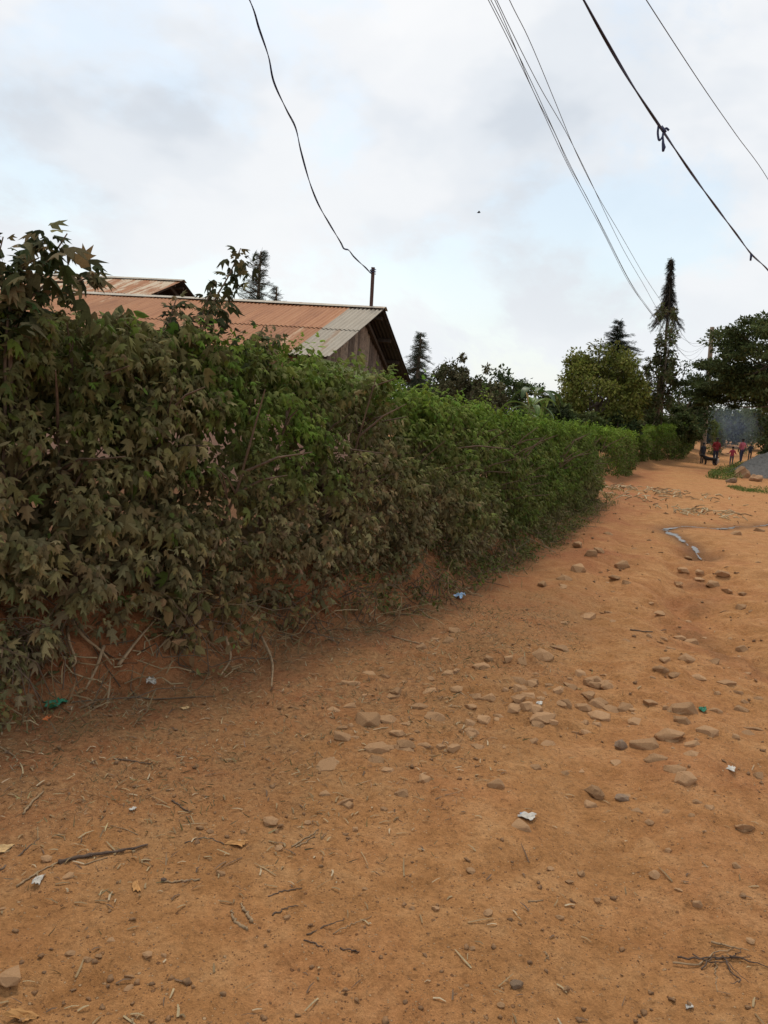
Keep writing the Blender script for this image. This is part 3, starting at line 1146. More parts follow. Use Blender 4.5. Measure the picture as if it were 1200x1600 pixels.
def hedge(line, prof, depth, layers, density, nleaf, size, tm, droop, lump, colfn, label, name='hedge', zlow=0.0,
          single=300, cat='hedge', bulge=.35, extra=None, top_density=1.0, holes=None, length=.22, stems=True, lumpscale=1.7, flare=0.0, mix=0.0):
    L_ = line.L
    a0 = line.at(L_ * .5)
    root = empty(name, (float(a0[0]), float(a0[1]), gz1(a0[0], a0[1])), label, cat)
    def Hh(s): return np.interp(s, prof[0], prof[1])
    cs, axs, deep = [], [], []
    mh = float(np.mean(prof[1])) + .2
    for ly in range(layers):
        n = int(L_ * mh * density * (1.0, .75, .55, .36, .36)[ly])
        s = rng.random(n) * L_
        H = Hh(s)
        p0 = line.at(s)
        nn = line.nrm(s)
        zg = gz(p0[:, 0], p0[:, 1], False)
        u = rng.random(n) ** .92
        z = zg + zlow + (H - zg - zlow) * u
        lm = fbm(s * lumpscale, z * lumpscale * 1.15, 3, 3) * lump + lump * .5 * fbm(s * lumpscale * 3, z * lumpscale * 3, 2, 9)
        prfl = bulge * np.sin(np.clip(u * 2.5 + .35, 0, 3.1)) + flare * (1 - u)
        off = prfl + lm - .19 * ly - .05 * rng.random(n) - (.25 * rng.random(n) if ly >= 3 else 0)
        xy = p0 + nn * off[:, None]
        c = np.concatenate([xy, z[:, None]], 1)
        if holes is not None:
            x_, y_, _ = proj(c)
            keep = np.ones(n, bool)
            for hx, hy, hr in holes:
                keep &= np.hypot(x_ - hx, y_ - hy) > hr
            c, nn = c[keep], nn[keep]
            n = len(c)
        ax = np.concatenate([nn, np.full((n, 1), .25)], 1) + rvec(n, .38)
        cs.append(c)
        axs.append(ax)
        deep.append(np.full(len(c), ly >= 3))
    n = int(L_ * depth * density * top_density)
    s = rng.random(n) * L_
    b = rng.random(n) * depth
    p0, nn = line.at(s), line.nrm(s)
    xy = p0 + nn * (bulge * .5 - b)[:, None]
    z = Hh(s) + .07 * fbm(s * 2.6, b * 2.6, 3, 13) + .05 * rng.normal(size=n) - .15 * (b / depth) ** 2
    c = np.concatenate([xy, z[:, None]], 1)
    if holes is not None:
        x_, y_, _ = proj(c)
        keep = np.ones(n, bool)
        for hx, hy, hr in holes:
            keep &= np.hypot(x_ - hx, y_ - hy) > hr
        c, nn = c[keep], nn[keep]
        n = len(c)
    cs.append(c)
    axs.append(np.concatenate([nn * .35, np.full((n, 1), .8)], 1) + rvec(n, .35))
    deep.append(np.zeros(n, bool))
    if extra is not None:
        cs.append(extra[0])
        axs.append(extra[1])
        deep.append(np.zeros(len(extra[0]), bool))
    c, ax = np.concatenate(cs), np.concatenate(axs)
    deep = np.concatenate(deep)
    P, d, h, S, idx = shoots(c, ax, nleaf, size, droop, length=length)
    deep = deep[idx]
    S = np.where(deep, S * 1.9, S)
    sc, st_ = line.dist(P[:, 0], P[:, 1])
    zg = gz(P[:, 0], P[:, 1], False)
    rel = np.clip((P[:, 2] - zg) / np.maximum(Hh(st_) - zg, .3), 0, 1.4)
    shoot_tone = (1 + .16 * rng.normal(size=(len(c), 1)))[idx]
    col = colfn(P, rel, st_) * np.clip(shoot_tone, .6, 1.5)
    above = P[:, 2] > zg + .02
    P, d, h, S, col, deep = P[above], d[above], h[above], S[above], col[above], deep[above]
    k = np.zeros(0, int)
    if single:
        x_, y_, dep = proj(P)
        vis = ~deep & (x_ > 5) & (x_ < 1195) & (y_ > 300) & (y_ < 1590)
        # leaves that stick out furthest towards the eye within their own little patch of view
        w = S / np.maximum(dep, .3)
        cell = (x_ // 14).astype(int) * 1000 + (y_ // 14).astype(int)
        order = np.lexsort((dep, cell))
        first = np.ones(len(order), bool)
        first[1:] = cell[order][1:] != cell[order][:-1]
        cand = order[first]
        cand = cand[vis[cand]]
        k = cand[np.argsort(-w[cand])][:single]
        single_leaves(root, tm, P, d, h, S, col, k, M['leaf_single'])
    rest = np.ones(len(P), bool)
    rest[k] = False
    plainleaf = rest & ((rng.random(len(P)) < mix) | deep)
    lob = rest & ~plainleaf
    foliage('foliage', tm, P[lob], d[lob], h[lob], S[lob], col[lob], M['leaf'], root)
    if plainleaf.any():
        foliage('foliage', OVAL, P[plainleaf], d[plainleaf], h[plainleaf], S[plainleaf] * .85, col[plainleaf] * .95, M['leaf'], root)
    if stems:
        n = int(L_ * 3.2)
        for i in range(n):
            s = (i + random.random()) / n * L_
            p, q = line.at(s), line.nrm(s)
            zg_ = gz1(p[0], p[1])
            Ht = float(Hh(s))
            b = Vector((p[0], p[1], zg_ - .05)) + Vector((q[0], q[1], 0)) * random.uniform(-.35, .12)
            t = b + Vector((q[0], q[1], 0)) * random.uniform(-.1, .3) + Vector((random.uniform(-.3, .3), random.uniform(-.3, .3), (Ht - zg_) * random.uniform(.7, .97)))
            m_ = b.lerp(t, .5) + Vector((random.uniform(-.12, .12), random.uniform(-.12, .12), 0))
            mb = MB().tube(smooth_pts([b, m_, t], 8), [.022 - .0017 * z for z in range(9)][:9], 5) if False else MB().tube([b, b.lerp(m_, .5), m_, m_.lerp(t, .5), t], [.013, .011, .009, .007, .004], 5)
            for _ in range(5):
                f = random.uniform(.25, .95)
                o_ = b.lerp(m_, f * 2) if f < .5 else m_.lerp(t, f * 2 - 1)
                e_ = o_ + Vector((q[0], q[1], 0)) * random.uniform(.1, .4) + Vector((random.uniform(-.25, .25), random.uniform(-.25, .25), random.uniform(.05, .35)))
                mb.tube([o_, o_.lerp(e_, .5) + Vector((0, 0, .03)), e_], [.009, .007, .003], 4)
            mb.build('stem', M['twig'], root)
    return root

def near_hedges():
    # stem line: behind the foot of the bank
    allst = foot.dist(np.array([p.x for p in fp]), np.array([p.y for p in fp]))[1]
    # split where the broad-leaved shrubs give way to the small-leaved climbers
    sA0, sB1 = allst[0] - 3.4, allst[-1] - .1
    p = onz(372, 1030)
    sSplit = float(foot.dist(np.array([p.x]), np.array([p.y]))[1][0])
    lineA = offset_line(foot, .50, sA0, sSplit + .1)
    lineB = offset_line(foot, .52, sSplit - .2, sB1, 60)
    topA = [(-120, 470), (0, 488), (60, 482), (110, 482), (160, 478), (215, 492), (262, 500), (305, 505), (340, 515), (372, 520)]
    topB = [(345, 530), (395, 545), (440, 548), (500, 556), (560, 575), (600, 596), (650, 614), (700, 628), (760, 640), (810, 655), (860, 664), (900, 668), (935, 674)]
    pA, pB = top_profile(lineA, topA), top_profile(lineB, topB)
    # sprigs standing above the hedge of broad leaves
    planeA = lineA
    def up_at(x, y, ln, back=0.0):
        best = None
        for i in range(len(ln.l)):
            a, b = ln.p[i], ln.p[i + 1]
            d = (b - a) / ln.l[i]
            n = Vector((d[1], -d[0], 0))
            q = onplane(x, y, Vector((a[0], a[1], 0)) - n * back, n)
            t = (q.x - a[0]) * d[0] + (q.y - a[1]) * d[1]
            e = round(max(0, -t, t - ln.l[i]), 1)
            if q.y > 0 and (best is None or (e, q.y) < best[0]):
                best = ((e, q.y), q)
        return best[1]
    def colA(P, rel, st):
        n = len(P)
        dust = leafcol(n, DUSTY)
        ol = leafcol(n, OLIVE)
        gr = leafcol(n, GREEN)
        t = np.clip(1.15 - 1.15 * rel + .45 * fbm(P[:, 0] * 2 + P[:, 1], P[:, 2] * 2, 3, 8) + .18 * rng.normal(size=n), 0, 1)
        g = (rng.random(n) < np.clip(.10 + .35 * (rel - .75), .03, .5)) * 1.0
        return blend(blend(ol, dust, t), gr, g * .8)
    def colB(P, rel, st):
        n = len(P)
        dust, ol, gr, fr = leafcol(n, DUSTY), leafcol(n, OLIVE), leafcol(n, GREEN), leafcol(n, FRESH)
        nz = fbm(st * 1.1, P[:, 2] * 1.6, 4, 18)
        t = np.clip(1.5 - 1.45 * rel + .9 * nz - .75 * sst(2.5, 8, st) + .15 * rng.normal(size=n), 0, 1)
        f = np.clip((rel - .78) * 3.5 + .7 * fbm(st * 2.2, P[:, 2] * 2.2, 3, 28), 0, 1)
        base = blend(gr, fr, f * .8)
        base = blend(base, ol, np.clip(.45 - .3 * rel + .5 * fbm(st * 3, P[:, 2] * 3, 3, 38), 0, .85))
        return blend(base, dust, t)
    holes = [(340, 580, 13), (350, 672, 17), (296, 640, 14), (325, 700, 9)]
    hA = hedge(lineA, pA, .9, 5, 62, 13, .094, LOBED, 1.2, .22, colA,
               'dusty brown broad lobed leaved hedge overhanging the red bank in the near corner',
               bulge=.42, holes=holes, length=.30, flare=.10, zlow=-.12, mix=.22)
    # taller leafy boughs rising out of this hedge
    def boughs(root_label, stems, spots, size, nleaf, back, pal, name, lineA=lineA):
        c, ax = [], []
        for x, y, dx, dy in spots:
            q = up_at(x, y, lineA, back + random.uniform(-.12, .12))
            c.append(tuple(q))
            rt, up = RC @ Vector((1, 0, 0)), RC @ Vector((0, 1, 0))
            v = rt * dx + up * dy + Vector((random.uniform(-.3, .3), random.uniform(-.3, .1), 0))
            ax.append(tuple(v))
        c, ax = np.array(c), np.array(ax, float)
        b0 = up_at(stems[0][0][0], stems[0][0][1], lineA, back)
        root = empty(name, (b0.x, b0.y, gz1(b0.x, b0.y)), root_label, 'shrub')
        P, d, h, S, idx = shoots(c, ax, nleaf, size, .85, length=.16, petiole=.65)
        n = len(P)
        col = blend(leafcol(n, pal), leafcol(n, DUSTY), (rng.random(n) < .35) * .8)
        k = np.argsort(-S)[:min(300, n)]
        single_leaves(root, LOBED, P, d, h, S, col, k, M['leaf_single'])
        if n > 300:
            rest = np.ones(n, bool)
            rest[k] = False
            foliage('foliage', LOBED, P[rest], d[rest], h[rest], S[rest], col[rest], M['leaf'], root)
        for st in stems:
            pts = [up_at(x, y, lineA, back) for x, y in st]
            g0 = Vector((pts[0].x, pts[0].y, max(gz1(pts[0].x, pts[0].y), pts[0].z - .8)))
            pts = [g0 - Vector((0, 0, .05)), g0.lerp(pts[0], .5)] + pts
            pts = smooth_pts(pts, 16)
            MB().tube(pts, list(np.linspace(.011, .003, len(pts))), 6).build('branch', M['twig'], root, True)
        return root
    boughs('tall shrub bough of big drooping dark leaves against the sky in the upper hedge corner',
           [[(20, 520), (40, 450), (85, 395), (105, 365)], [(20, 520), (70, 445), (120, 440), (158, 425)], [(-30, 520), (-10, 430), (5, 370)], [(10, 520), (25, 440), (50, 400)]],
           [(88, 356, .5, .6), (104, 376, .8, .2), (70, 368, -.2, .8), (45, 385, 0, .8), (12, 372, 0, 1), (20, 395, .1, .8), (-20, 365, 0, 1), (150, 418, .9, .4), (158, 432, .9, .0),
            (100, 420, .3, .5), (60, 412, .2, .6), (30, 420, 0, .7), (0, 410, 0, .8), (-35, 400, 0, .8), (15, 445, .2, .4), (50, 445, .4, .4), 
            (-20, 440, 0, .6), (30, 470, .2, .3), (-10, 470, 0, .3), (0, 480, 0, .3), (45, 490, .1, .2)],
           .135, 11, -.05, [(.060, .066, .026), (.045, .055, .020), (.085, .085, .038), (.035, .05, .018)], 'leafy_shrub')
    boughs('slim upright shrub sprig standing above the hedge in front of the rusty roof',
           [[(310, 540), (335, 470), (358, 430), (376, 388)], [(310, 540), (320, 480), (338, 440)], [(262, 540), (268, 490), (276, 466)]],
           [(375, 386, .1, 1), (387, 402, .6, .3), (362, 402, -.5, .4), (370, 418, .3, .5), (350, 428, -.5, .4), (338, 440, -.4, .5), (357, 446, .2, .4), (333, 458, -.3, .4), (345, 470, .1, .3),
            (320, 458, -.4, .4), (350, 490, .2, .1), (330, 485, 0, .3), (316, 480, -.3, .3), (278, 462, 0, .8), (262, 474, -.4, .4), (290, 476, .4, .4), (272, 490, 0, .4), (300, 496, .3, .3), (325, 505, 0, .3), (345, 508, 0, .2)],
           .092, 10, .1, [(.040, .048, .020), (.055, .06, .026), (.075, .072, .034)], 'leafy_shrub')
    boughs('low leafy sprig poking up from the hedge before the plain rusty slope',
           [[(395, 560), (405, 525), (412, 510)], [(420, 560), (430, 530), (436, 522)]],
           [(380, 512, -.3, .8), (404, 509, .2, .8), (420, 520, .5, .4), (436, 516, .5, .6), (444, 527, .7, .1), (395, 528, -.2, .5), (415, 536, .2, .3), (372, 530, -.4, .3)],
           .085, 9, .1, [(.060, .080, .028), (.085, .1, .04)], 'leafy_shrub', lineB)
    m = 170                          # stray shoots standing out of the clipped top and face
    s_ = rng.random(m) * lineB.L
    p_, n_ = lineB.at(s_), lineB.nrm(s_)
    o_ = rng.uniform(-.5, .25, m)
    c_ = np.concatenate([p_ + n_ * o_[:, None], (np.interp(s_, *pB) + .04 + .17 * rng.random(m) ** 2)[:, None]], 1)
    stray = (c_, np.concatenate([n_ * .3, np.ones((m, 1))], 1) + rvec(m, .3))
    hB = hedge(lineB, pB, 1.0, 5, 52, 12, .080, LOBED, 1.05, .21, colB,
               'long dense green climber hedge with dusty lower leaves running along the track',
               bulge=.40, holes=holes, length=.22, top_density=1.5, lumpscale=1.7, flare=.22, zlow=-.2, mix=.3, extra=stray)
    return lineA, lineB, pA, pB
lineA, lineB, profA, profB = near_hedges()

# ------------------------------------------------------------------ bank: weeds, roots, dead stems, grass
def blades(name, P, lean, S, col, mat, parent=None, width=1.0):
    """thin upright grass blades"""
    V, F = BLADE
    V = V * np.array([width, 1, 1])
    hint = rvec(len(P))
    hint[:, 2] *= .3
    lean = lean * np.array([1, 1, .15])
    return foliage(name, (V, F), P, UP * .8 + lean, hint, S, col, mat, parent)
def on_bank(s, off):                # plan points at station s, off metres up from the foot line
    return foot.at(s) - foot.nrm(s) * np.asarray(off)[:, None]
stA = [float(foot.dist(np.array([p.x]), np.array([p.y]))[1][0]) for p in fp]
DRY = [(.30, .215, .115), (.24, .165, .085), (.36, .27, .15), (.20, .135, .068), (.27, .18, .09)]
WEED = [(.20, .145, .060), (.24, .165, .075), (.165, .125, .052), (.21, .135, .060), (.135, .120, .045)]

def bank_tangle():
    # dead stems and creeping twigs on the bank face, too many to count
    mb = MB()
    n = 1000
    for i in range(n):
        s = stA[0] - 2.5 + (stA[-1] - stA[0] + 2.5) * random.random() ** 1.35
        off = random.uniform(-.12, .62)
        p = on_bank(np.array([s]), np.array([off]))[0]
        b = Vector((p[0], p[1], gz1(p[0], p[1]) + random.uniform(-.01, .05)))
        d = Vector((random.gauss(0, 1), random.gauss(0, 1), random.gauss(.15, .4))).normalized() * random.uniform(.12, .5)
        pts = [b]
        for k in range(4):
            q = pts[-1] + d * .25 + Vector((random.gauss(0, .025), random.gauss(0, .025), random.gauss(-.01, .025)))
            q.z = max(q.z, gz1(q.x, q.y) + .004)
            pts.append(q)
        c = random.choice(DRY[1:] + [(.12, .08, .05), (.16, .11, .07), (.10, .07, .045)])
        mb.tube(pts, [.0045, .004, .0035, .003, .002], 3, c, cap=False)
    o = mb.build('dead_stems', M['litter'], None)
    tag(o, 'tangle of dry dead stems on the bank below the hedge', 'dead stems', kind='stuff')
    # low scrubby leaves creeping over the bank
    m = 2800
    s = stA[0] - 2.8 + (stA[-1] + .4 - stA[0] + 2.8) * rng.random(m) ** 1.15
    off = rng.normal(.26, .26, m)
    xy = on_bank(s, off)
    dens = fbm(s * 1.3, off * 2, 3, 91) + .12
    bare = np.exp(-((s - (stA[1] - .25)) / .4) ** 2)
    keep = (dens > -.25 + 1.0 * bare) & (off > -.25)
    xy, s = xy[keep], s[keep]
    z = gz(xy[:, 0], xy[:, 1]) + .02 + .16 * rng.random(len(s)) ** 1.6
    c = np.concatenate([xy, z[:, None]], 1)
    nn = foot.nrm(s)
    ax = np.concatenate([nn * .7, np.full((len(s), 1), .5)], 1) + rvec(len(s), .5)
    P, d, h, S, idx = shoots(c, ax, 11, .05, .6, length=.14)
    n = len(P)
    _, st = foot.dist(P[:, 0], P[:, 1])
    far = sst(stA[2], stA[4], st)
    col = blend(leafcol(n, WEED + DUSTY), leafcol(n, OLIVE + GREEN), np.clip(.25 + .5 * far + .2 * rng.normal(size=n), 0, .85))
    o = foliage('bank_scrub', OVAL, P, d, h, S, col, M['leaf'])
    tag(o, 'low dusty scrub creeping over the red bank', 'scrub', kind='stuff')
    # dry grass fringe at the foot
    m = 5200
    s = stA[0] - 2.6 + (stA[-1] - stA[0] + 2.6) * rng.random(m) ** 1.1
    off = rng.normal(.12, .2, m)
    keep = fbm(s * 1.9, off * 2, 3, 95) > -.08
    s, off = s[keep], off[keep]
    xy = on_bank(s, off)
    z = gz(xy[:, 0], xy[:, 1])
    P = np.concatenate([xy, z[:, None]], 1)
    _, st = foot.dist(P[:, 0], P[:, 1])
    f = sst(stA[3], stA[5], st) * .6
    col = blend(leafcol(len(P), DRY), leafcol(len(P), [(.10, .13, .035), (.13, .15, .05)]), f * rng.random(len(P)))
    o = blades('dry_grass', P, rvec(len(P), .7), .05 + .10 * rng.random(len(P)), col, M['grass'], None, .28)
    tag(o, 'dry straw grass fringing the foot of the bank', 'grass', kind='stuff')
bank_tangle()

def weed_plant(px, n, r, label, size=.075, pal=WEED, up=.35, tm=OVAL):
    b = ong(*px)
    root = empty('dry_weed', b, label, 'weed', 'weeds on the bank')
    c, ax = [], []
    for i in range(n):
        a = random.uniform(0, 6.28)
        q = b + Vector((math.cos(a) * r * random.random(), math.sin(a) * r * .7 * random.random(), random.uniform(.08, up)))
        q.z = max(q.z, gz1(q.x, q.y) + .06)
        c.append(tuple(q))
        ax.append(((q.x - b.x) * 1.5, (q.y - b.y) * 1.5 - .4, .5))
        bb = b + Vector((random.gauss(0, .09), random.gauss(0, .07) + .04, 0))
        bb.z = gz1(bb.x, bb.y) - .02
        MB().tube([bb, bb.lerp(q, .4) + Vector((random.gauss(0, .03), random.gauss(0, .03), .07)), bb.lerp(q, .8) + Vector((random.gauss(0, .02), random.gauss(0, .02), .05)), q], [.0035, .003, .0025, .0015], 4).build('stem', M['twig'], root)
    P, d, h, S, idx = shoots(np.array(c), np.array(ax), 9, size, 1.0, length=.14)
    col = leafcol(len(P), pal)
    k = np.argsort(-S)[:300]
    single_leaves(root, tm, P, d, h, S, col, k, M['leaf_single'])
    if len(P) > 300:
        rest = np.ones(len(P), bool)
        rest[k] = False
        foliage('foliage', tm, P[rest], d[rest], h[rest], S[rest], col[rest], M['leaf'], root)
weed_plant((285, 1022), 15, .36, 'withered yellow brown weed drooping on the bank beside the bare red soil', .085, up=.42)
weed_plant((350, 985), 10, .30, 'withered weed growing just right of the largest yellow brown weed', .075)
weed_plant((455, 992), 12, .36, 'dusty weed clump on the bank below the hedge middle', .06)
weed_plant((560, 968), 12, .38, 'dry weed clump on the bank right of the middle clump', .05)
weed_plant((660, 940), 14, .45, 'straw coloured weed clump where the bank meets the dry grass verge', .045, pal=WEED + OLIVE)
weed_plant((20, 1075), 16, .34, 'broad leaved dusty weed hanging at the left picture edge by the bank', .075, pal=DUSTY, tm=LOBED)
weed_plant((80, 1050), 12, .26, 'grey brown lobed weed drooping above the green plastic scrap', .075, pal=DUSTY, tm=LOBED)
weed_plant((780, 880), 12, .45, 'low olive weed clump at the hedge foot by the leaning dry stick', .045, pal=OLIVE + WEED)

def roots_on_bank():
    for lab, px in (('pale exposed root forking down the bare red bank', [(112, 975), (130, 1000), (160, 1025), (175, 1045)]),
                    ('thin exposed root beside the forked one on the red bank', [(105, 985), (108, 1010), (118, 1040), (112, 1048)]),
                    ('dry stick leaning on the bank by the withered weed', [(162, 1015), (150, 1050), (134, 1082)]),
                    ('long dry stalk rising from the bank to the withered weed', [(185, 1045), (215, 1005), (250, 965)]),
                    ('thin hanging stalk on the bank right of the white scrap', [(352, 1000), (360, 1030), (345, 1060)]),
                    ('pale dry stalk hanging down the bank at the hedge middle', [(408, 1000), (424, 1035), (424, 1078)]),
                    ('long pale stick leaning out of the hedge foot onto the track', [(800, 830), (835, 848), (868, 866)])):
        pts = []
        for x, y in px:
            p = ong(x, y)
            pts.append(p + Vector((0, 0, .02)) - ray(x, y).normalized() * .03)
        pts = smooth_pts(pts, 10)
        o = MB().tube(pts, list(np.linspace(.011, .005, len(pts))), 5).build('dry_stalk', M['dead_wood'], None, True)
        tag(o, lab, 'stalk', 'stalks on the bank')
roots_on_bank()

# ------------------------------------------------------------------ short dead grass and litter on the near verge
def verge():
    n = 110000
    x, y = rng.uniform(-4.5, 1.6, n), rng.uniform(1.6, 8.5, n)
    sd, st = foot.dist(x, y)
    q = fbm(x * 1.3, y * 1.3, 4, 77)
    lit = sst(-2.2, -.6, sd + .5 * q) * (sd < .25) * (1 - sst(5.6, 7.6, y + q))
    pat = sst(-.25, .35, fbm(x * 2.4, y * 2.4, 4, 97))
    keep = rng.random(n) < lit * (.30 + .70 * pat)
    x, y = x[keep], y[keep]
    P = np.stack([x, y, gz(x, y)], -1)
    m = len(P)
    g = sst(.15, .5, fbm(x * 3.1, y * 3.1, 3, 99))
    col = blend(leafcol(m, DRY + [(.46, .36, .21), (.40, .30, .17)]), leafcol(m, [(.105, .105, .045), (.13, .12, .055)]), g * .75)
    o = blades('dead_turf', P, rvec(m, 1.4), .010 + .034 * rng.random(m) ** 2, col, M['grass'], None, .55)
    tag(o, 'short dead turf on the verge between hedge bank and track', 'grass', kind='stuff')
    # straw, bark chips and dead leaf bits
    V, F, Cc = [], [], []
    mb = MB()
    cand = []
    for i in range(3600):
        if i % 5 < 4:
            cand.append((random.uniform(-3.6, .6), random.uniform(2.2, 6), 0))
        else:
            yy = 1.7 + 14 * random.random() ** 2
            cand.append((random.uniform(-.55, .85) * yy, yy, 1))
    cand = np.array(cand)
    sds = foot.dist(cand[:, 0], cand[:, 1])[0]
    for (px_, py_, kind_), sdv in zip(cand, sds):
        p = (px_, py_)
        if kind_ == 0 and random.random() > (1.0 if -1.9 < sdv < .1 else .12): continue
        if kind_ == 1 and sdv > 0: continue
        L_ = random.uniform(.010, .045) * (1 if random.random() < .9 else 2.4)
        a = random.uniform(0, 6.28)
        d = Vector((math.cos(a), math.sin(a), random.gauss(0, .1))) * L_
        b = Vector((p[0], p[1], gz1(*p) + .004))
        w = Vector((-math.sin(a), math.cos(a), 0)) * random.uniform(.001, .0035)
        e = b + d
        e.z = gz1(e.x, e.y) + random.uniform(.002, .012)
        m_ = (b + e) / 2 + Vector((0, 0, .003)) + w * random.uniform(-1.2, 1.2)
        c = random.choice(DRY + [(.42, .32, .2), (.13, .08, .05), (.16, .10, .06)])
        mb.add([b - w, b + w, m_ + w, m_ - w, e + w * .5, e - w * .5, (b + m_) / 2 - Vector((0, 0, .004))], [(0, 1, 2, 3), (3, 2, 4, 5)], c)
    o = mb.build('straw_litter', M['litter'], None)
    tag(o, 'scattered straw and twig bits on the dirt', 'litter', kind='stuff')
verge()

# ------------------------------------------------------------------ stones
def hull(seed, n=26, sq=(1, 1, .6), noise=.0):
    rs = random.Random(seed)
    bm = bmesh.new()
    for i in range(n):
        z = rs.uniform(-1, 1)
        a = rs.uniform(0, 6.283)
        r = math.sqrt(1 - z * z)
        k = rs.uniform(.82, 1.05)
        bm.verts.new((r * math.cos(a) * sq[0] * k, r * math.sin(a) * sq[1] * k, z * sq[2] * k))
    res = bmesh.ops.convex_hull(bm, input=bm.verts)
    bmesh.ops.delete(bm, geom=[v for v in bm.verts if not v.link_faces], context='VERTS')
    return bm
def smooth_stone(name, seed, sq, cuts=2, amp=.08, pts=15):
    bm = hull(seed, pts, sq)
    bmesh.ops.bevel(bm, geom=list(bm.edges), offset=.05, segments=1, affect='EDGES', clamp_overlap=True)
    bmesh.ops.triangulate(bm, faces=bm.faces)
    if cuts:
        bmesh.ops.subdivide_edges(bm, edges=list(bm.edges), cuts=1)
    for v in bm.verts:
        v.co += v.co.normalized() * amp * mnoise.noise(v.co * 2.6 + Vector((seed, 0, 0)))
    me = bpy.data.meshes.new(name)
    bm.to_mesh(me)
    bm.free()
    return me
stone_shapes = []
for k in range(14):
    sq = (1, random.uniform(.6, .95), random.uniform(.42, .70))
    me = smooth_stone('stone', 40 + k, sq, 0, .12, 20)
    me.materials.append(M['stone'])
    stone_shapes.append(me)
def stone(px, py, w, sink=.35, mesh=None, parent=ground, name='stone'):
    p = ong(px, py)
    dep = (p - EYE).dot(RC @ Vector((0, 0, -1)))
    r = max(w, 5) * .5 * dep / FPX
    o = bpy.data.objects.new(name, mesh or random.choice(stone_shapes))
    a = random.uniform(-.6, .6) + (math.pi if random.random() < .5 else 0)
    o.matrix_local = Matrix.Translation((p.x, p.y, p.z + r * (.30 - sink * .8))) @ Matrix.Rotation(a, 4, 'Z') @ Matrix.Rotation(random.uniform(-.25, .25), 4, 'X') @ Matrix.Rotation(random.uniform(-.2, .2), 4, 'Y') @ Matrix.Diagonal((r, r, r, 1))
    return link(o, parent)
Z7 = [(130, 255, 75), (180, 250, 55), (75, 210, 45), (20, 370, 60), (150, 325, 60), (225, 325, 60), (150, 360, 50), (60, 295, 45), (405, 290, 36), (440, 250, 55), (395, 258, 45), (480, 237, 35),
      (305, 243, 60), (595, 237, 70), (530, 198, 45), (450, 190, 50), (555, 215, 40), (545, 90, 40), (590, 75, 60), (525, 143, 45), (570, 155, 40), (615, 155, 30), (665, 160, 40), (600, 177, 30),
      (720, 150, 35), (770, 160, 45), (720, 183, 45), (705, 218, 45), (655, 205, 45), (778, 220, 45), (750, 240, 60), (742, 262, 30), (820, 215, 50), (885, 205, 45), (925, 218, 30), (980, 230, 85),
      (970, 250, 40), (850, 255, 50), (870, 320, 85), (940, 295, 80), (1035, 280, 60), (1000, 340, 60), (905, 350, 70), (950, 380, 55), (980, 408, 70), (1155, 270, 50),
      (985, 85, 60), (1055, 95, 40), (1090, 150, 50), (915, 110, 40), (990, 40, 60), (720, 475, 35), (850, 490, 40), (880, 523, 25), (535, 530, 60), (470, 425, 50),
      (655, 392, 26), (220, 447, 40), (70, 475, 40), (15, 447, 28), (930, 495, 30), (760, 130, 35), (690, 125, 40), (640, 60, 50), (260, 280, 16), (340, 330, 18), (490, 322, 16),
      (365, 170, 34), (450, 85, 30), (1130, 60, 36), (1180, 400, 40), (1130, 540, 36), (1010, 470, 22), (1045, 485, 26)]
FG = [(971, 887, 26), (921, 867, 24), (1129, 901, 22), (1092, 907, 16), (1068, 893, 18), (1075, 873, 12), (960, 905, 18), (905, 893, 24), (1015, 845, 9), (1150, 835, 22), (1185, 830, 18), (950, 835, 14), (935, 862, 18),
      (905, 855, 20), (1040, 803, 9), (1112, 915, 20), (1135, 925, 16), (1060, 915, 14), (1160, 950, 18), (1030, 960, 14), (880, 905, 22), (850, 915, 18),
      (72, 1345, 17), (107, 1370, 18), (227, 1344, 12), (422, 1287, 24), (345, 1367, 15), (175, 1469, 13), (137, 1500, 14), (155, 1495, 14), (202, 1545, 15), (202, 1526, 15), (230, 1494, 15), (256, 1494, 10), (20, 1532, 44),
      (110, 1491, 18), (450, 1435, 15), (435, 1327, 13), (540, 1255, 24), (1022, 1369, 17), (874, 1434, 15), (762, 1428, 15), (890, 1380, 15), (910, 1367, 16), (1090, 1415, 16), (1062, 1391, 13),
      (1150, 1355, 13), (735, 1362, 16), (642, 1420, 12), (679, 1421, 13), (738, 1483, 12), (1172, 1472, 13), (782, 1572, 12), (933, 1409, 12), (860, 1358, 12), (1045, 1330, 12), (1160, 1400, 10), (885, 1548, 14), (730, 1540, 10), (1165, 1295, 26),
      (430, 1300, 11), (480, 1287, 12), (555, 1297, 10), (600, 1265, 12), (570, 1390, 9), (5, 1420, 11), (380, 1300, 10), (328, 1300, 12), (312, 1295, 12), (1080, 1275, 10), (1100, 1300, 9)]
for zx, zy, w in Z7:
    stone(500 + zx / 1.714, 980 + zy / 1.714, w / 1.714 * random.uniform(1.1, 1.45), random.uniform(.25, .62))
for x, y, w in FG:
    stone(x, y, w * 1.25, random.uniform(.0, .4))

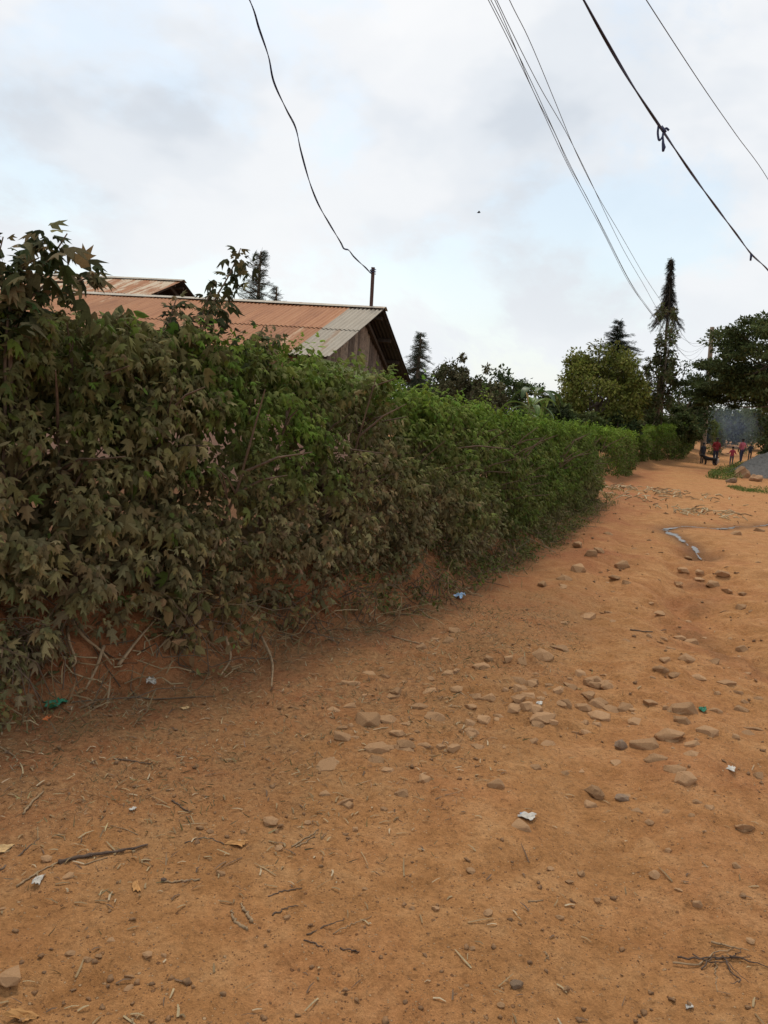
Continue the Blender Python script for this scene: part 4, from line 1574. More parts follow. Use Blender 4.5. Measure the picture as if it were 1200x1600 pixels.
rs_ = random.Random(5)
for k in range(150):                 # more of the half-buried stone row and of the stony far track
    if k < 112:
        x, y = rs_.uniform(510, 1195), rs_.gauss(1100, 58)
        w = rs_.uniform(10, 38)
    else:
        x, y = rs_.uniform(850, 1195), rs_.uniform(850, 1010)
        w = rs_.uniform(8, 20)
    if y > 1290 or y < 840 or x < 1000 - (y - 840) * 2.2: continue
    stone(x, y, w, rs_.uniform(.42, .66))
def loose(px, py, w, seed, sq, label, mat, sink=.0):
    me = smooth_stone('loose_stone', seed, sq, 1, .10, 26)
    me.materials.append(M[mat])
    o = stone(px, py, w, sink, me, None, 'loose_stone')
    return tag(o, label, 'stone', 'loose stones on the track')
loose(929, 1243, 36, 5, (1, .7, .55), 'rounded tan stone just left of the dark flat stone on the track', 'stone')
loose(970, 1250, 27, 6, (1, .7, .5), 'dark flat grey stone between two tan stones on the track', 'stone_grey')
loose(807, 1542, 27, 7, (1, .62, .55), 'smooth grey brown stone lying alone near the bottom of the picture', 'stone_grey')
loose(970, 1168, 25, 8, (1, .8, .7), 'dark angular stone on the track left of the broad embedded slab', 'stone_grey')
loose(633, 1170, 36, 9, (1, .75, .6), 'angular pale stone at the edge of the track below the stone row', 'stone')

def pebbles():
    protos = []
    for k in range(8):
        bm = hull(300 + k, 11, (1, random.uniform(.6, .95), random.uniform(.5, .8)))
        bmesh.ops.triangulate(bm, faces=bm.faces)
        bm.verts.index_update()
        protos.append((np.array([v.co[:] for v in bm.verts]), np.array([[v.index for v in f.verts] for f in bm.faces])))
        bm.free()
    n = 11000
    y = 1.6 + 22 * rng.random(n) ** 1.9
    x = rng.uniform(-.62, .80, n) * (y + .6)
    sd, _ = foot.dist(x, y)
    cl = fbm(x * 1.7, y * 1.7, 3, 131)
    keep = (sd < -.05) & (rng.random(n) < .35 + 1.1 * np.clip(cl, -.3, .6))
    x, y = x[keep], y[keep]
    n = len(x)
    r = (.0028 + .0150 * rng.random(n) ** 4.0) * (1 + .10 * np.clip(y - 3, 0, 12))
    z = gz(x, y)
    VV, FF, b = [], [], 0
    for i in range(n):
        v, f = protos[i % 8]
        a = rng.random() * 6.28
        c_, s_ = math.cos(a), math.sin(a)
        q = np.stack([v[:, 0] * c_ - v[:, 1] * s_, v[:, 0] * s_ + v[:, 1] * c_, v[:, 2]], -1) * r[i]
        VV.append(q + (x[i], y[i], z[i] + r[i] * .25))
        FF.append(f + b)
        b += len(v)
    V, F = np.concatenate(VV), np.concatenate(FF)
    me = np_mesh('pebbles', V, F.ravel(), np.arange(len(F)) * 3)
    me.materials.append(M['pebble'])
    o = link(bpy.data.objects.new('pebbles', me))
    tag(o, 'countless small pebbles scattered over the dirt track', 'pebbles', kind='stuff')
pebbles()

# ------------------------------------------------------------------ trees
def make_tree(base, label, crown, limbs, trunk, cat='tree', name='tree', group=None, tm=DIAMOND, mat='tree_leaf', bark='bark'):
    """crown: (P, d, hint, S, col); limbs: list of (points, radii); trunk: (points, radii)"""
    root = empty(name, base, label, cat, group)
    tr = MB().tube(trunk[0], trunk[1], 8).build('trunk', M[bark], root, True)
    if limbs:
        mb = MB()
        for p, r_ in limbs:
            mb.tube(p, r_, 5, cap=False)
        mb.build('limbs', M[bark], root, True)
    if crown is not None:
        foliage('crown', tm, *crown, M[mat], root)
    return root

def broad_tree(base, h, rx, ry, zc, rz, n, size, pal, label, clumps=40, tm=DIAMOND, trunk_r=.16, name='broadleaf_tree', group=None, wispy=0.0, flat=.0, droop=.3, seed=0, hollow=.45, lean=0.0):
    rs = np.random.default_rng(1000 + seed)
    base = Vector(base)
    base.z = gz1(base.x, base.y)
    cen = np.array([base.x + lean, base.y, base.z + zc])
    d = unit(rs.normal(size=(clumps, 3)))
    rr = hollow + (1 - hollow) * rs.random((clumps, 1)) ** .6
    cl = cen + d * rr * np.array([rx, ry, rz]) * (1 + wispy * rs.normal(size=(clumps, 1)) * .3)
    cr = (.15 + .17 * rs.random(clumps)) * (1 - .40 * wispy)
    # leaves in clumps, thicker on the outside of each clump
    k = rs.integers(0, clumps, n)
    q = unit(rs.normal(size=(n, 3))) * (rs.random((n, 1)) ** .45)
    P = cl[k] + q * cr[k][:, None] * np.array([rx, ry, rz * (.8 - flat)])
    P = P[P[:, 2] > base.z + .4]
    n = len(P)
    k = k[:n]
    dd = q[:n] + rs.normal(size=(n, 3)) * .6 + np.array([0, 0, -droop])
    hint = rs.normal(size=(n, 3)) * .6 + UP
    S = size * (.6 + .8 * rs.random(n))
    pal = np.array(pal)
    tone = (1.25 + .32 * rs.normal(size=(clumps, 1)))[k]
    col = np.clip(pal[rs.integers(0, len(pal), n)] * np.clip(tone, .5, 1.6) * (1 + .15 * rs.normal(size=(n, 1))), .006, .5)
    top = Vector((cen[0], cen[1], base.z + zc + rz * .2))
    fork = Vector((base.x + lean * .3, base.y, base.z + max(.8, zc - rz * .8)))
    trunk = ([base - Vector((0, 0, .2)), base.lerp(fork, .5) + Vector((.05, 0, 0)), fork, fork.lerp(top, .5) + Vector((.1, .1, 0)), top], [trunk_r * 1.2, trunk_r, trunk_r * .85, trunk_r * .55, trunk_r * .2])
    limbs = []
    for i in range(min(clumps, 26)):
        e = Vector(cl[i])
        o = fork.lerp(top, rs.random() * .8)
        m_ = o.lerp(e, .5) + Vector((0, 0, -.12 * rz))
        limbs.append(([o, m_, e], [trunk_r * .35, trunk_r * .2, trunk_r * .06]))
    return make_tree(base, label, (P, dd, hint, S, col), limbs, trunk, name=name, group=group, tm=tm)

def conifer(base, h, r, label, pal, whorls=26, z0=.12, droop=.35, size=.5, name='conifer_tree', per=9, power=.9, seed=0, group=None, prof=None, trunk_r=.15, dens=1.0, lean=Vector((0, 0, 0))):
    rs = np.random.default_rng(2000 + seed)
    base = Vector(base)
    base.z = gz1(base.x, base.y)
    P, D, Hn, S = [], [], [], []
    limbs = []
    for w in range(whorls):
        for b in range(per):
            t = min(z0 + (1 - z0) * (w + rs.random() * 1.6 - .3) / whorls, .988)
            rad = (r * (1 - t) ** power + .04 * r) if prof is None else r * float(np.interp(t, prof[0], prof[1]))
            a = rs.random() * 6.283
            L_ = rad * (.45 + .75 * rs.random())
            o = base + Vector((0, 0, h * t)) + lean * t
            dirv = Vector((math.cos(a), math.sin(a), 0))
            n = max(3, int(L_ / size * 6 * dens))
            e = o + dirv * L_ + Vector((0, 0, -L_ * (droop + .3 * rs.normal()) * (.7 + .6 * rs.random())))
            limbs.append(([o, o.lerp(e, .5) + Vector((0, 0, L_ * .05)), e], [.02, .014, .004]))
            for j in range(n):
                f = (j + rs.random()) / n
                p = o.lerp(e, f) + Vector((0, 0, .12 * L_ * f * (1 - f)))
                for s in (-1, 1):
                    side = Vector((-dirv.y, dirv.x, 0)) * s
                    dd = dirv * .7 + side * (.8 * rs.random()) + Vector((0, 0, -droop * 1.4 * rs.random() + .1 + .35 * rs.normal()))
                    P.append(p[:]); D.append(dd[:]); Hn.append((rs.normal(), rs.normal(), rs.normal() + .3)); S.append(size * (.5 + .6 * rs.random()) * (1.0 - .35 * f))
    n = len(P)
    pal = np.array(pal)
    col = np.clip(pal[rs.integers(0, len(pal), n)] * (1 + .2 * rs.normal(size=(n, 1))), .005, .4)
    trunk = ([base - Vector((0, 0, .2)), base + Vector((0, 0, h * .5)) + lean * .5, base + Vector((0, 0, h)) + lean], [trunk_r, trunk_r * .6, .02])
    return make_tree(base, label, (np.array(P), np.array(D), np.array(Hn), np.array(S), col), limbs, trunk, name=name, tm=PINNA, group=group)

FT = [(.050, .066, .022), (.062, .078, .026), (.040, .054, .018), (.075, .085, .032)]
YG = [(.130, .145, .028), (.160, .165, .036), (.105, .125, .026), (.150, .140, .042)]
DK = [(.038, .056, .020), (.050, .068, .023), (.030, .046, .018), (.062, .074, .028)]
MD = [(.062, .082, .026), (.080, .098, .032), (.052, .070, .022), (.098, .102, .040)]
BR = [(.075, .070, .034), (.095, .085, .042), (.060, .064, .028), (.110, .095, .05)]
PINE = [(.022, .034, .020), (.030, .042, .024), (.018, .028, .017), (.038, .046, .026)]

def top_at(x, y, Y): return onY(x, y, Y)
def trees():
    # round yellow-green tree beyond the hedge end
    Y = 40
    t, b = onY(932, 548, Y), onY(930, 690, Y)
    broad_tree((b.x, Y, 0), 0, 2.25, 2.2, (t.z + .6) / 2, (t.z - .6) / 2, 22000, .17, YG, 'round yellow green leafy tree behind the hedge end', 90, trunk_r=.18, seed=1)
    # dark conifer behind it
    Y = 54
    t = onY(957, 510, Y)
    conifer((onY(951, 640, Y).x, Y, 0), t.z, 2.6, 'dark spired conifer peeping over the round yellow green tree', PINE, 24, .45, .15, .42, per=9, seed=2, prof=([0, .3, .62, .80, .9, 1.0], [1.0, 1.1, .95, .62, .22, .06]))
    # lopped tall cypress with bare trunk
    Y = 50
    t, b = onY(1048, 410, Y), onY(1034, 665, Y)
    root_x = b.x
    conifer((root_x, Y, 0), t.z, .85, 'tall lopped conifer with bare lower trunk and drooping shaggy top', [(.030, .030, .024), (.040, .036, .028), (.024, .026, .02)], 34, .72, 1.35, .30, per=8, seed=3,
            prof=([.72, .76, .80, .86, .92, 1.0], [1.25, 1.1, .8, .45, .34, .2]), trunk_r=.17, lean=Vector((t.x - root_x, 0, 0)))
    # loose tree in front of it
    Y = 47
    t, b = onY(1025, 505, Y), onY(1022, 690, Y)
    broad_tree((b.x, Y, 0), 0, 1.25, 1.3, t.z * .60, t.z * .42, 5200, .20, BR + MD, 'loose upright tree with gappy brownish crown before the tall conifer', 44, trunk_r=.14, wispy=.9, seed=4, hollow=.2)
    # big feathery tree over the track
    Y = 39
    c = onY(1192, 556, Y)
    broad_tree((onY(1275, 690, Y).x, Y + .5, 0), 0, 3.3, 3.0, c.z - .0, 2.35, 26000, .17, FT, 'big dark feathery tree overhanging the track at the right edge', 120, tm=DIAMOND, trunk_r=.28, seed=5, flat=.45, name='feathery_tree', lean=-2.6, hollow=.35)
    Y = 45
    c = onY(1102, 594, Y)
    broad_tree((onY(1225, 690, Y).x + 1.5, Y, 0), 0, 2.1, 1.9, c.z, 1.5, 13000, .155, FT, 'smaller feathery tree leaning over the track beyond the big dark one', 56, tm=DIAMOND, trunk_r=.2, seed=6, flat=.4, name='feathery_tree', lean=-5.6, hollow=.3)
    Y = 60
    c = onY(1185, 640, Y)
    broad_tree((c.x + 3.5, Y, 0), 0, 4.0, 3.0, 5.6, 2.3, 8000, .34, MD, 'dark leafy tree closing the end of the track behind the walkers', 60, trunk_r=.25, seed=7)
    # conifers and bushes behind the house
    Y = 27
    t = onY(651, 528, Y)
    conifer((onY(648, 640, Y).x, Y, 0), t.z, 1.35, 'slender grey green conifer beside the dark gable eave', [(.060, .078, .048), (.075, .092, .056), (.05, .066, .042)], 34, .05, .30, .26, per=8, seed=8, power=.8, dens=.7)
    Y = 24
    t = onY(402, 402, Y)
    conifer((onY(398, 560, Y).x, Y, 0), t.z, 1.15, 'dark wispy conifer top showing behind the rusty roof ridge', [(.05, .066, .04), (.065, .08, .048), (.04, .055, .034)], 34, .25, -.15, .26, per=6, seed=9, power=.6, dens=.6)
    Y = 23.5
    t = onY(432, 458, Y)
    conifer((t.x, Y, 0), t.z, .9, 'tiny bare conifer tip just showing above the rusty roof ridge', PINE, 18, .35, .0, .26, per=5, seed=10, power=.7, dens=.4)
    Y = 29
    t = onY(722, 556, Y)
    broad_tree((onY(712, 650, Y).x, Y, 0), 0, 1.15, 1.1, t.z * .62, t.z * .36, 5200, .13, BR, 'wispy brown green tree next to the slender conifer', 50, wispy=1.0, seed=11, trunk_r=.1, hollow=.25)
    Y = 31
    broad_tree((onY(690, 640, Y).x, Y, 0), 0, 1.1, 1.1, 2.2, 1.3, 4200, .14, BR + MD, 'low brownish bush between slender conifer and wispy tree', 36, seed=12, trunk_r=.1)
    broad_tree((onY(755, 640, 32).x, 32, 0), 0, 1.2, 1.1, 1.75, 1.3, 4200, .14, BR + [(.14, .12, .06)], 'pale brown bush in front of the dark tree group', 36, seed=13, trunk_r=.1, wispy=.4)
    for i, (x, y, Y, w, lab) in enumerate(((775, 590, 44, 1.9, 'dark rounded tree left of the banana leaves'), (735, 602, 48, 1.7, 'dark tree half hidden by the wispy brown tree'),
                                           (815, 600, 50, 1.9, 'dark tree standing directly behind the banana plants'), (872, 612, 46, 1.9, 'dark low tree between banana plants and round yellow green tree'),
                                           (850, 632, 34, 1.3, 'shady green bush close behind the tall banana plant'))):
        t = onY(x, y, Y)
        broad_tree((t.x, Y, 0), 0, w, w, (t.z + .4) / 2, (t.z - .3) / 2, 5200, .2, DK + MD[:1], lab, 34, seed=20 + i, trunk_r=.16)
    for i, (x, y, Y, w, pal, lab) in enumerate(((985, 585, 52, 1.9, MD, 'dull green tree right of the dark spired conifer'), (1065, 585, 56, 2.3, DK, 'dark tree to the left of the power pole'),
                                                (1000, 640, 50, 1.6, MD, 'low bushy tree above the far hedge'), (1060, 640, 52, 1.8, MD, 'rounded dull bush tree above the far hedge by the pole'),
                                                (1092, 612, 66, 2.4, MD, 'dark tree behind the power pole'), (905, 640, 36, 1.2, MD, 'small bush at the foot of the round yellow green tree'),
                                                (968, 640, 38, 1.0, DK, 'dark bush under the right side of the round tree'), (1246, 640, 47, 1.9, DK, 'dark tree at the far right behind the feathery one'))):
        t = onY(x, y, Y)
        broad_tree((t.x, Y, 0), 0, w, w, (t.z + .3) / 2, (t.z - .2) / 2, 5000, .21, pal, lab, 34, seed=40 + i, trunk_r=.15)
    for i, (x, y, Y, w, lab) in enumerate(((1135, 640, 84, 3.0, 'shady tree far behind the walkers where the track bends'), (1168, 632, 80, 3.2, 'shady tree behind the blue smoke at the track end'),
                                           (1205, 630, 76, 3.4, 'shady tree behind the gravel heap at the track end'), (1112, 648, 90, 2.6, 'small shady tree seen past the foot of the power pole'))):
        t = onY(x, y, Y)
        broad_tree((t.x, Y, 0), 0, w, w, (t.z + gz1(t.x, Y)) / 2 - gz1(t.x, Y) + .2, (t.z - gz1(t.x, Y)) / 2, 5500, .30, MD, lab, 44, seed=90 + i, trunk_r=.2, hollow=.2)
    # distant tree belt round the fields
    for i in range(26):
        a = -1.05 + 2.1 * (i + random.uniform(-.3, .3)) / 25
        D = random.uniform(95, 125)
        w = random.uniform(3.4, 5.5)
        hgt = random.uniform(4.5, 7)
        if i == 0:
            proto = broad_tree((D * math.sin(a), D * math.cos(a), 0), 0, w, w, hgt * .55, hgt * .45, 2600, .55, DK + MD, 'hazy green tree of the distant belt beyond the hedges', 30, seed=70, name='distant_tree', group='distant tree belt')
        else:
            r = proto.copy()
            C.objects.link(r)
            x, y = D * math.sin(a), D * math.cos(a)
            r.location = (x, y, gz1(x, y) - .1)
            k = random.uniform(.8, 1.25)
            r.scale = (k, k, k * random.uniform(.85, 1.2))
            r.rotation_euler = (0, 0, random.uniform(0, 6.28))
            for ch in proto.children:
                c = ch.copy()
                C.objects.link(c)
                c.parent = r
trees()

# ------------------------------------------------------------------ far hedges
def far_hedges():
    def colG(P, rel, st):
        n = len(P)
        return blend(leafcol(n, GREEN + OLIVE), leafcol(n, FRESH), np.clip((rel - .6) * 2 + .5 * fbm(st * 1.5, P[:, 2] * 2, 3, 5), 0, .9))
    def colO(P, rel, st):
        n = len(P)
        return blend(leafcol(n, GREEN), leafcol(n, OLIVE + DUSTY), np.clip(.7 - .6 * rel + .5 * fbm(st * 1.5, P[:, 2] * 2, 3, 6), 0, 1))
    a, b = onz(938, 752), onz(985, 742)
    a2 = Vector((a.x - .2, a.y, 0))
    ln = Line([a + Vector((-1.5, .4, 0)), a, b, b + Vector((.1, 2.5, 0))])
    pr = top_profile(Line([a, b]), [(938, 676), (960, 669), (985, 672)])
    hedge(ln, (np.array([0, ln.L]), np.array([pr[1].max(), pr[1].max() - .1])), 1.2, 2, 30, 9, .10, OVAL, .6, .2, colG, 'short rounded bright green hedge block beyond the gap in the long hedge', single=0, bulge=.3, stems=False, cat='hedge')
    pts = [onz(988, 738), onz(1030, 729), onz(1085, 724.5), onz(1098, 720)]
    ln = Line([p + Vector((-.8, 1.0, 0)) for p in pts])
    pr = top_profile(ln, [(990, 676), (1020, 668), (1050, 664), (1072, 657), (1090, 660)])
    hedge(ln, pr, 2.0, 2, 16, 9, .15, OVAL, .5, .4, colG, 'long rough green hedge along the far track left of the walkers', single=0, bulge=.5, stems=False, lumpscale=.8)
    p = onY(1122, 712, 62)
    ln = Line([(p.x - 1.2, 61), (p.x + 1.0, 64)])
    hedge(ln, (np.array([0, ln.L]), np.array([3.2, 2.8])), 1.5, 2, 16, 9, .16, OVAL, .5, .3, colO, 'dull olive bush behind the foot of the power pole', single=0, bulge=.4, stems=False, cat='bush')
    p = onY(1165, 690, 64)
    rootp = (p.x, 64)
    ln = Line([(p.x - .7, 63.5), (p.x + .9, 64.5)])
    hedge(ln, (np.array([0, ln.L]), np.array([4.6, 3.4])), 1.0, 2, 14, 9, .2, BLADE, .2, .3, lambda P, rel, st: leafcol(len(P), [(.12, .16, .06), (.15, .18, .08)]), 'pale green tall grassy plants behind the walkers', single=0, bulge=.3, stems=False, cat='plants')
far_hedges()

# ------------------------------------------------------------------ banana plants
M['banana'] = leafmat('banana', 'attr', trans=.35, rough=.45, spec=.4)
def banana(base, stem_h, leaves, label, cols):
    root = empty('banana_plant', base, label, 'banana plant', 'banana plants')
    base = Vector(base)
    top = base + Vector((0, 0, stem_h))
    MB().tube([base - Vector((0, 0, .1)), base.lerp(top, .5), top], [.11, .09, .05], 8, (.16, .17, .07)).build('stem', M['litter'], root, True)
    for az, el, L_, W, bend, ci in leaves:
        L_, W = L_ * .8, W * .8
        d = Vector((math.cos(az) * math.cos(el), math.sin(az) * math.cos(el), math.sin(el)))
        pts = [top - Vector((0, 0, .1))]
        n = 12
        for i in range(n):
            d = (d + Vector((0, 0, -bend / n * (1 + i * .25)))).normalized()
            pts.append(pts[-1] + d * (L_ / n))
        side = Vector((-math.sin(az), math.cos(az), 0))
        mb = MB()
        vs, fs = [], []
        for i, p in enumerate(pts):
            f = i / n
            w = W * max(0, math.sin(math.pi * min(1, max(0, (f - .16) / .86)) ** .8)) ** .6 * .5 if f > .16 else .012
            if f >= 1: w = .01
            for s in (-1, 1):
                jag = 1 - (.25 * random.random() if f > .3 else 0)
                vs.append(p + side * (s * w * jag) + Vector((0, 0, .25 * w)))
            vs.append(p)
        for i in range(n):
            a, b = i * 3, i * 3 + 3
            fs += [(a, a + 2, b + 2, b), (a + 2, a + 1, b + 1, b + 2)]
        mb.add(vs, fs, cols[ci])
        lf = mb.build('leaf', M['banana'], root, True)
        MB().tube([p - Vector((0, 0, .006)) for p in pts[:-1]], list(np.linspace(.022, .006, n)), 5, (.22, .26, .10)).build('midrib', M['litter'], lf, True)
    return root
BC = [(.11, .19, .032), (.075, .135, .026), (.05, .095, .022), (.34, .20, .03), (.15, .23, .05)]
def bananas():
    Y = 19.5
    p = onY(826, 664, Y)
    g = gz1(p.x, Y)
    t = onY(824, 632, Y)
    banana((p.x, Y, g), t.z - g, [(.15, .95, 1.0, .26, .9, 4), (2.9, .75, 1.5, .22, 1.5, 0), (2.4, 1.25, .55, .16, .2, 3), (-.4, .5, 1.1, .22, 1.2, 1), (3.4, .4, 1.0, .24, 1.0, 1), (.9, 1.0, 1.3, .25, 1.4, 1), (-1.4, .6, .9, .24, 1.0, 0), (4.6, 1.0, .9, .24, .9, 0)],
           'bright green banana plant with an orange wilted leaf behind the hedge top', BC)
    p = onY(842, 664, Y + .6)
    t = onY(842, 652, Y + .6)
    g = gz1(p.x, Y + .6)
    banana((p.x, Y + .6, g), t.z - g, [(-.9, 1.3, .75, .30, .3, 4), (.1, .35, .9, .2, .8, 0), (3.0, .5, .9, .22, .9, 0), (-.3, .6, .8, .2, 1.0, 4), (2.2, .8, .8, .22, .8, 1)],
           'young banana sucker with one upright pale leaf beside the bright green banana plant', BC)
    Y = 30
    p, t = onY(832, 660, Y), onY(832, 612, Y)
    g = gz1(p.x, Y)
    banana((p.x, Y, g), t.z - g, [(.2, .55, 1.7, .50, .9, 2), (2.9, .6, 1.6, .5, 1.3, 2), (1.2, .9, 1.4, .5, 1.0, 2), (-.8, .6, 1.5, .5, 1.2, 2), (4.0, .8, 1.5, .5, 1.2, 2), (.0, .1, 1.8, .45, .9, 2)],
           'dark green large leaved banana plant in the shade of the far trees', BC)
bananas()

# ------------------------------------------------------------------ gravel heap, boulder and right verge
M['gravel'] = stone_mat('gravel', (.17, .158, .14), (.36, .335, .30), (.26, .235, .20))
def heap():
    c = ong(1262, 752)
    cx, cy = c.x + .3, c.y + 1.2
    rx, ry, hh = 3.2, 2.5, 2.05
    xs, ys = np.meshgrid(np.linspace(-1, 1, 70), np.linspace(-1, 1, 60))
    x, y = (xs * rx).ravel() + cx, (ys * ry).ravel() + cy
    q = np.hypot(xs, ys).ravel() * (1 + .12 * fbm(x * 1.1, y * 1.1, 3, 141))
    z = hh * np.clip(1 - q, 0, 1) ** .9 * (1 + .1 * fbm(x * 2.2, y * 2.2, 3, 142)) + .03 * fbm(x * 8, y * 8, 2, 143)
    z = np.where(q < 1, z - .02, -.15) + gz(x, y, False)
    i = np.arange(70 * 60).reshape(60, 70)
    f = np.stack([i[:-1, :-1], i[:-1, 1:], i[1:, 1:], i[1:, :-1]], -1).reshape(-1, 4)
    root = empty('gravel_heap', (cx, cy, gz1(cx, cy)), 'grey heap of crushed stone beside the track at the right edge', 'gravel')
    me = np_mesh('heap', np.stack([x - cx, y - cy, z - root.location.z], -1), f.ravel(), np.arange(len(f)) * 4, None, True)
    me.materials.append(M['gravel'])
    link(bpy.data.objects.new('heap', me), root)
    # loose chips over its surface
    mb = MB()
    bmh = hull(77, 9, (1, .8, .7))
    bmesh.ops.triangulate(bmh, faces=bmh.faces)
    bmh.verts.index_update()
    hv = [v.co.copy() for v in bmh.verts]
    hf = [[v.index for v in f_.verts] for f_ in bmh.faces]
    for k in range(3200):
        a, r_ = random.uniform(0, 6.28), math.sqrt(random.random()) * 1.05
        px, py = cx + rx * r_ * math.cos(a), cy + ry * r_ * math.sin(a)
        u = min(max(int(((px - cx) / rx + 1) / 2 * 69 + .5), 0), 69)
        v = min(max(int(((py - cy) / ry + 1) / 2 * 59 + .5), 0), 59)
        zz = max(z[v * 70 + u], gz1(px, py))
        s_ = random.uniform(.012, .035)
        Rm = Matrix.Rotation(random.uniform(0, 6.28), 3, 'Z') @ Matrix.Rotation(random.uniform(0, 3), 3, 'X')
        mb.add([Rm @ (q_ * s_) + Vector((px, py, zz + s_ * .3)) for q_ in hv], hf)
    o = mb.build('stone_chips', M['gravel'], root)
    o['kind'] = 'stuff'
    return cx, cy
hx, hy = heap()
def boulder(px, py, w, seed, sq, label, mat):
    me = smooth_stone('boulder', seed, sq, 1, .22, 34)
    me.materials.append(M[mat])
    o = stone(px, py, w, .1, me, None, 'boulder')
    return tag(o, label, 'boulder', 'boulders at the foot of the gravel heap')
M['boulder'] = stone_mat('boulder', (.27, .155, .085), (.42, .26, .15), (.36, .20, .10))
boulder(1160, 746, 33, 15, (1, .8, .85), 'large orange brown boulder at the foot of the grey gravel heap', 'boulder')
boulder(1142, 754, 22, 16, (1, .8, .5), 'small dark boulder leaning on the large orange brown one', 'stone_grey')
boulder(1182, 752, 26, 17, (1, .8, .6), 'reddish boulder between the large boulder and the gravel', 'boulder')

def verge_plants(name, spots, n, size, pal, label, tm=OVAL, hgt=.35):
    c = []
    for x, y, r in spots:
        p = ong(x, y)
        m = n // len(spots)
        a, q = rng.random(m) * 6.283, np.sqrt(rng.random(m)) * r
        X, Y = p.x + q * np.cos(a), p.y + q * np.sin(a) * 1.2
        zz = gz(X, Y) + hgt * rng.random(m) * np.clip(1.1 - (q / r) ** 2, .1, 1)
        c.append(np.stack([X, Y, zz], -1))
    c = np.concatenate(c)
    ax = rvec(len(c), .5) + UP
    P, d, h, S, idx = shoots(c, ax, 8, size, .3, length=size * 2)
    o = foliage(name, tm, P, d, h, S, leafcol(len(P), pal), M['leaf'])
    return tag(o, label, 'plants', kind='stuff')
verge_plants('verge_weeds', [(1126, 748, .6), (1134, 744, .7), (1142, 740, .8), (1150, 737, .8), (1158, 734, .9), (1168, 731, 1.0), (1180, 728, 1.1), (1192, 727, 1.3)], 900, .10, [(.12, .16, .035), (.15, .18, .05), (.09, .13, .03)], 'green weeds growing round the boulder and behind the gravel', hgt=.5)
verge_plants('verge_grass', [(1195, 768, .6), (1180, 769, .55), (1215, 765, .8), (1162, 766, .4), (1150, 762, .3)], 800, .09, [(.11, .16, .035), (.14, .18, .05), (.085, .13, .03)], 'low green grass in front of the gravel heap', tm=BLADE, hgt=.1)
verge_plants('hedge_foot_grass', [(945, 772, .35), (955, 765, .4), (930, 790, .3), (800, 866, .35), (770, 885, .3), (850, 848, .25), (1075, 722, 1.2), (1090, 719, 1.3)], 700, .06, [(.13, .15, .045), (.16, .16, .06), (.10, .13, .035)], 'short green grass along the foot of the hedges', tm=BLADE, hgt=.08)

# ------------------------------------------------------------------ water in the track
def water():
    m, N, L, b, _ = material('dirty_water')
    n = noisy(N, L, 14, 5, .6)
    r = ramp2(N, L, n.outputs[0], [(.3, (.13, .12, .11)), (.7, (.20, .19, .18))])
    L(r.outputs[0], b.inputs['Base Color'])
    b.inputs['Roughness'].default_value = .3
    b.inputs['Specular IOR Level'].default_value = .6
    bumped(N, L, b, n.outputs[0], .15, .01)
    for name, ln, w0, lab in (('water', drain, .06, 'thin stream of grey water crossing the track'), ('water', drain2, .085, 'grey waste water running down the gully')):
        k = 110
        s = np.linspace(0, ln.L, k)
        p, nn = ln.at(s), ln.nrm(s)
        w = w0 * np.clip(.5 + 1.3 * fbm(s * 2.6, s * 0 + 3, 3, 8) + .35 * rng.random(k), .06, 1.3)
        w[0] = w[-1] = .01
        off = .10 * fbm(s * 2.0, s * 0 + 9, 3, 12)
        w1, w2 = w * (.4 + 1.1 * rng.random(k)), w * (.4 + 1.1 * rng.random(k))
        l, r_ = p - nn * (w1 - off)[:, None], p + nn * (w2 + off)[:, None]
        mid = p + nn * off[:, None]
        z = np.array([gz1(*mid[i]) for i in range(k)])
        z = np.convolve(np.pad(z, 6, mode='edge'), np.ones(13) / 13, 'valid') + .005
        V = np.concatenate([np.concatenate([l, z[:, None]], 1), np.concatenate([r_, z[:, None]], 1)])
        i = np.arange(k - 1)
        F = np.stack([i, i + k, i + k + 1, i + 1], -1)
        me = np_mesh(name, V, F.ravel(), np.arange(len(F)) * 4, None, True)
        me.materials.append(m)
        o = link(bpy.data.objects.new(name, me))
        tag(o, lab, kind='structure')
water()

# ------------------------------------------------------------------ dry stalk heaps on the track
def stalk_heap(px, n, rx, ry, label):
    c = ong(*px)
    root = empty('stalk_heap', c, label, 'stalks', 'dry stalks spread on the track')
    for i in range(n):
        x, y = c.x + random.gauss(0, rx), c.y + random.gauss(0, ry)
        a = random.gauss(-.3, 1.0)
        L_ = random.uniform(.08, .28)
        d = Vector((math.cos(a), math.sin(a), 0)) * L_
        b = Vector((x, y, 0)) - d / 2
        e = b + d
        z = random.uniform(.01, .10)
        b.z, e.z = gz1(b.x, b.y) + z, gz1(e.x, e.y) + random.uniform(.01, .12)
        m_ = (b + e) / 2 + Vector((0, random.gauss(0, .03), random.uniform(0, .04)))
        col = random.choice([(.50, .38, .22), (.44, .32, .17), (.58, .46, .28), (.34, .23, .12), (.24, .15, .08)])
        MB().tube([b, m_, e], [.014, .013, .009], 5, col).build('stalk', M['litter'], root)
stalk_heap((1035, 772), 110, .7, .8, 'larger heap of pale dry maize stalks on the far track')
stalk_heap((990, 779), 26, .35, .4, 'small scatter of dry stalks at the left of the large stalk heap')
stalk_heap((1092, 803), 60, .55, .5, 'smaller heap of pale dry stalks just above the grey water')
stalk_heap((960, 763), 14, .3, .4, 'few pale stalks by the foot of the short green hedge')

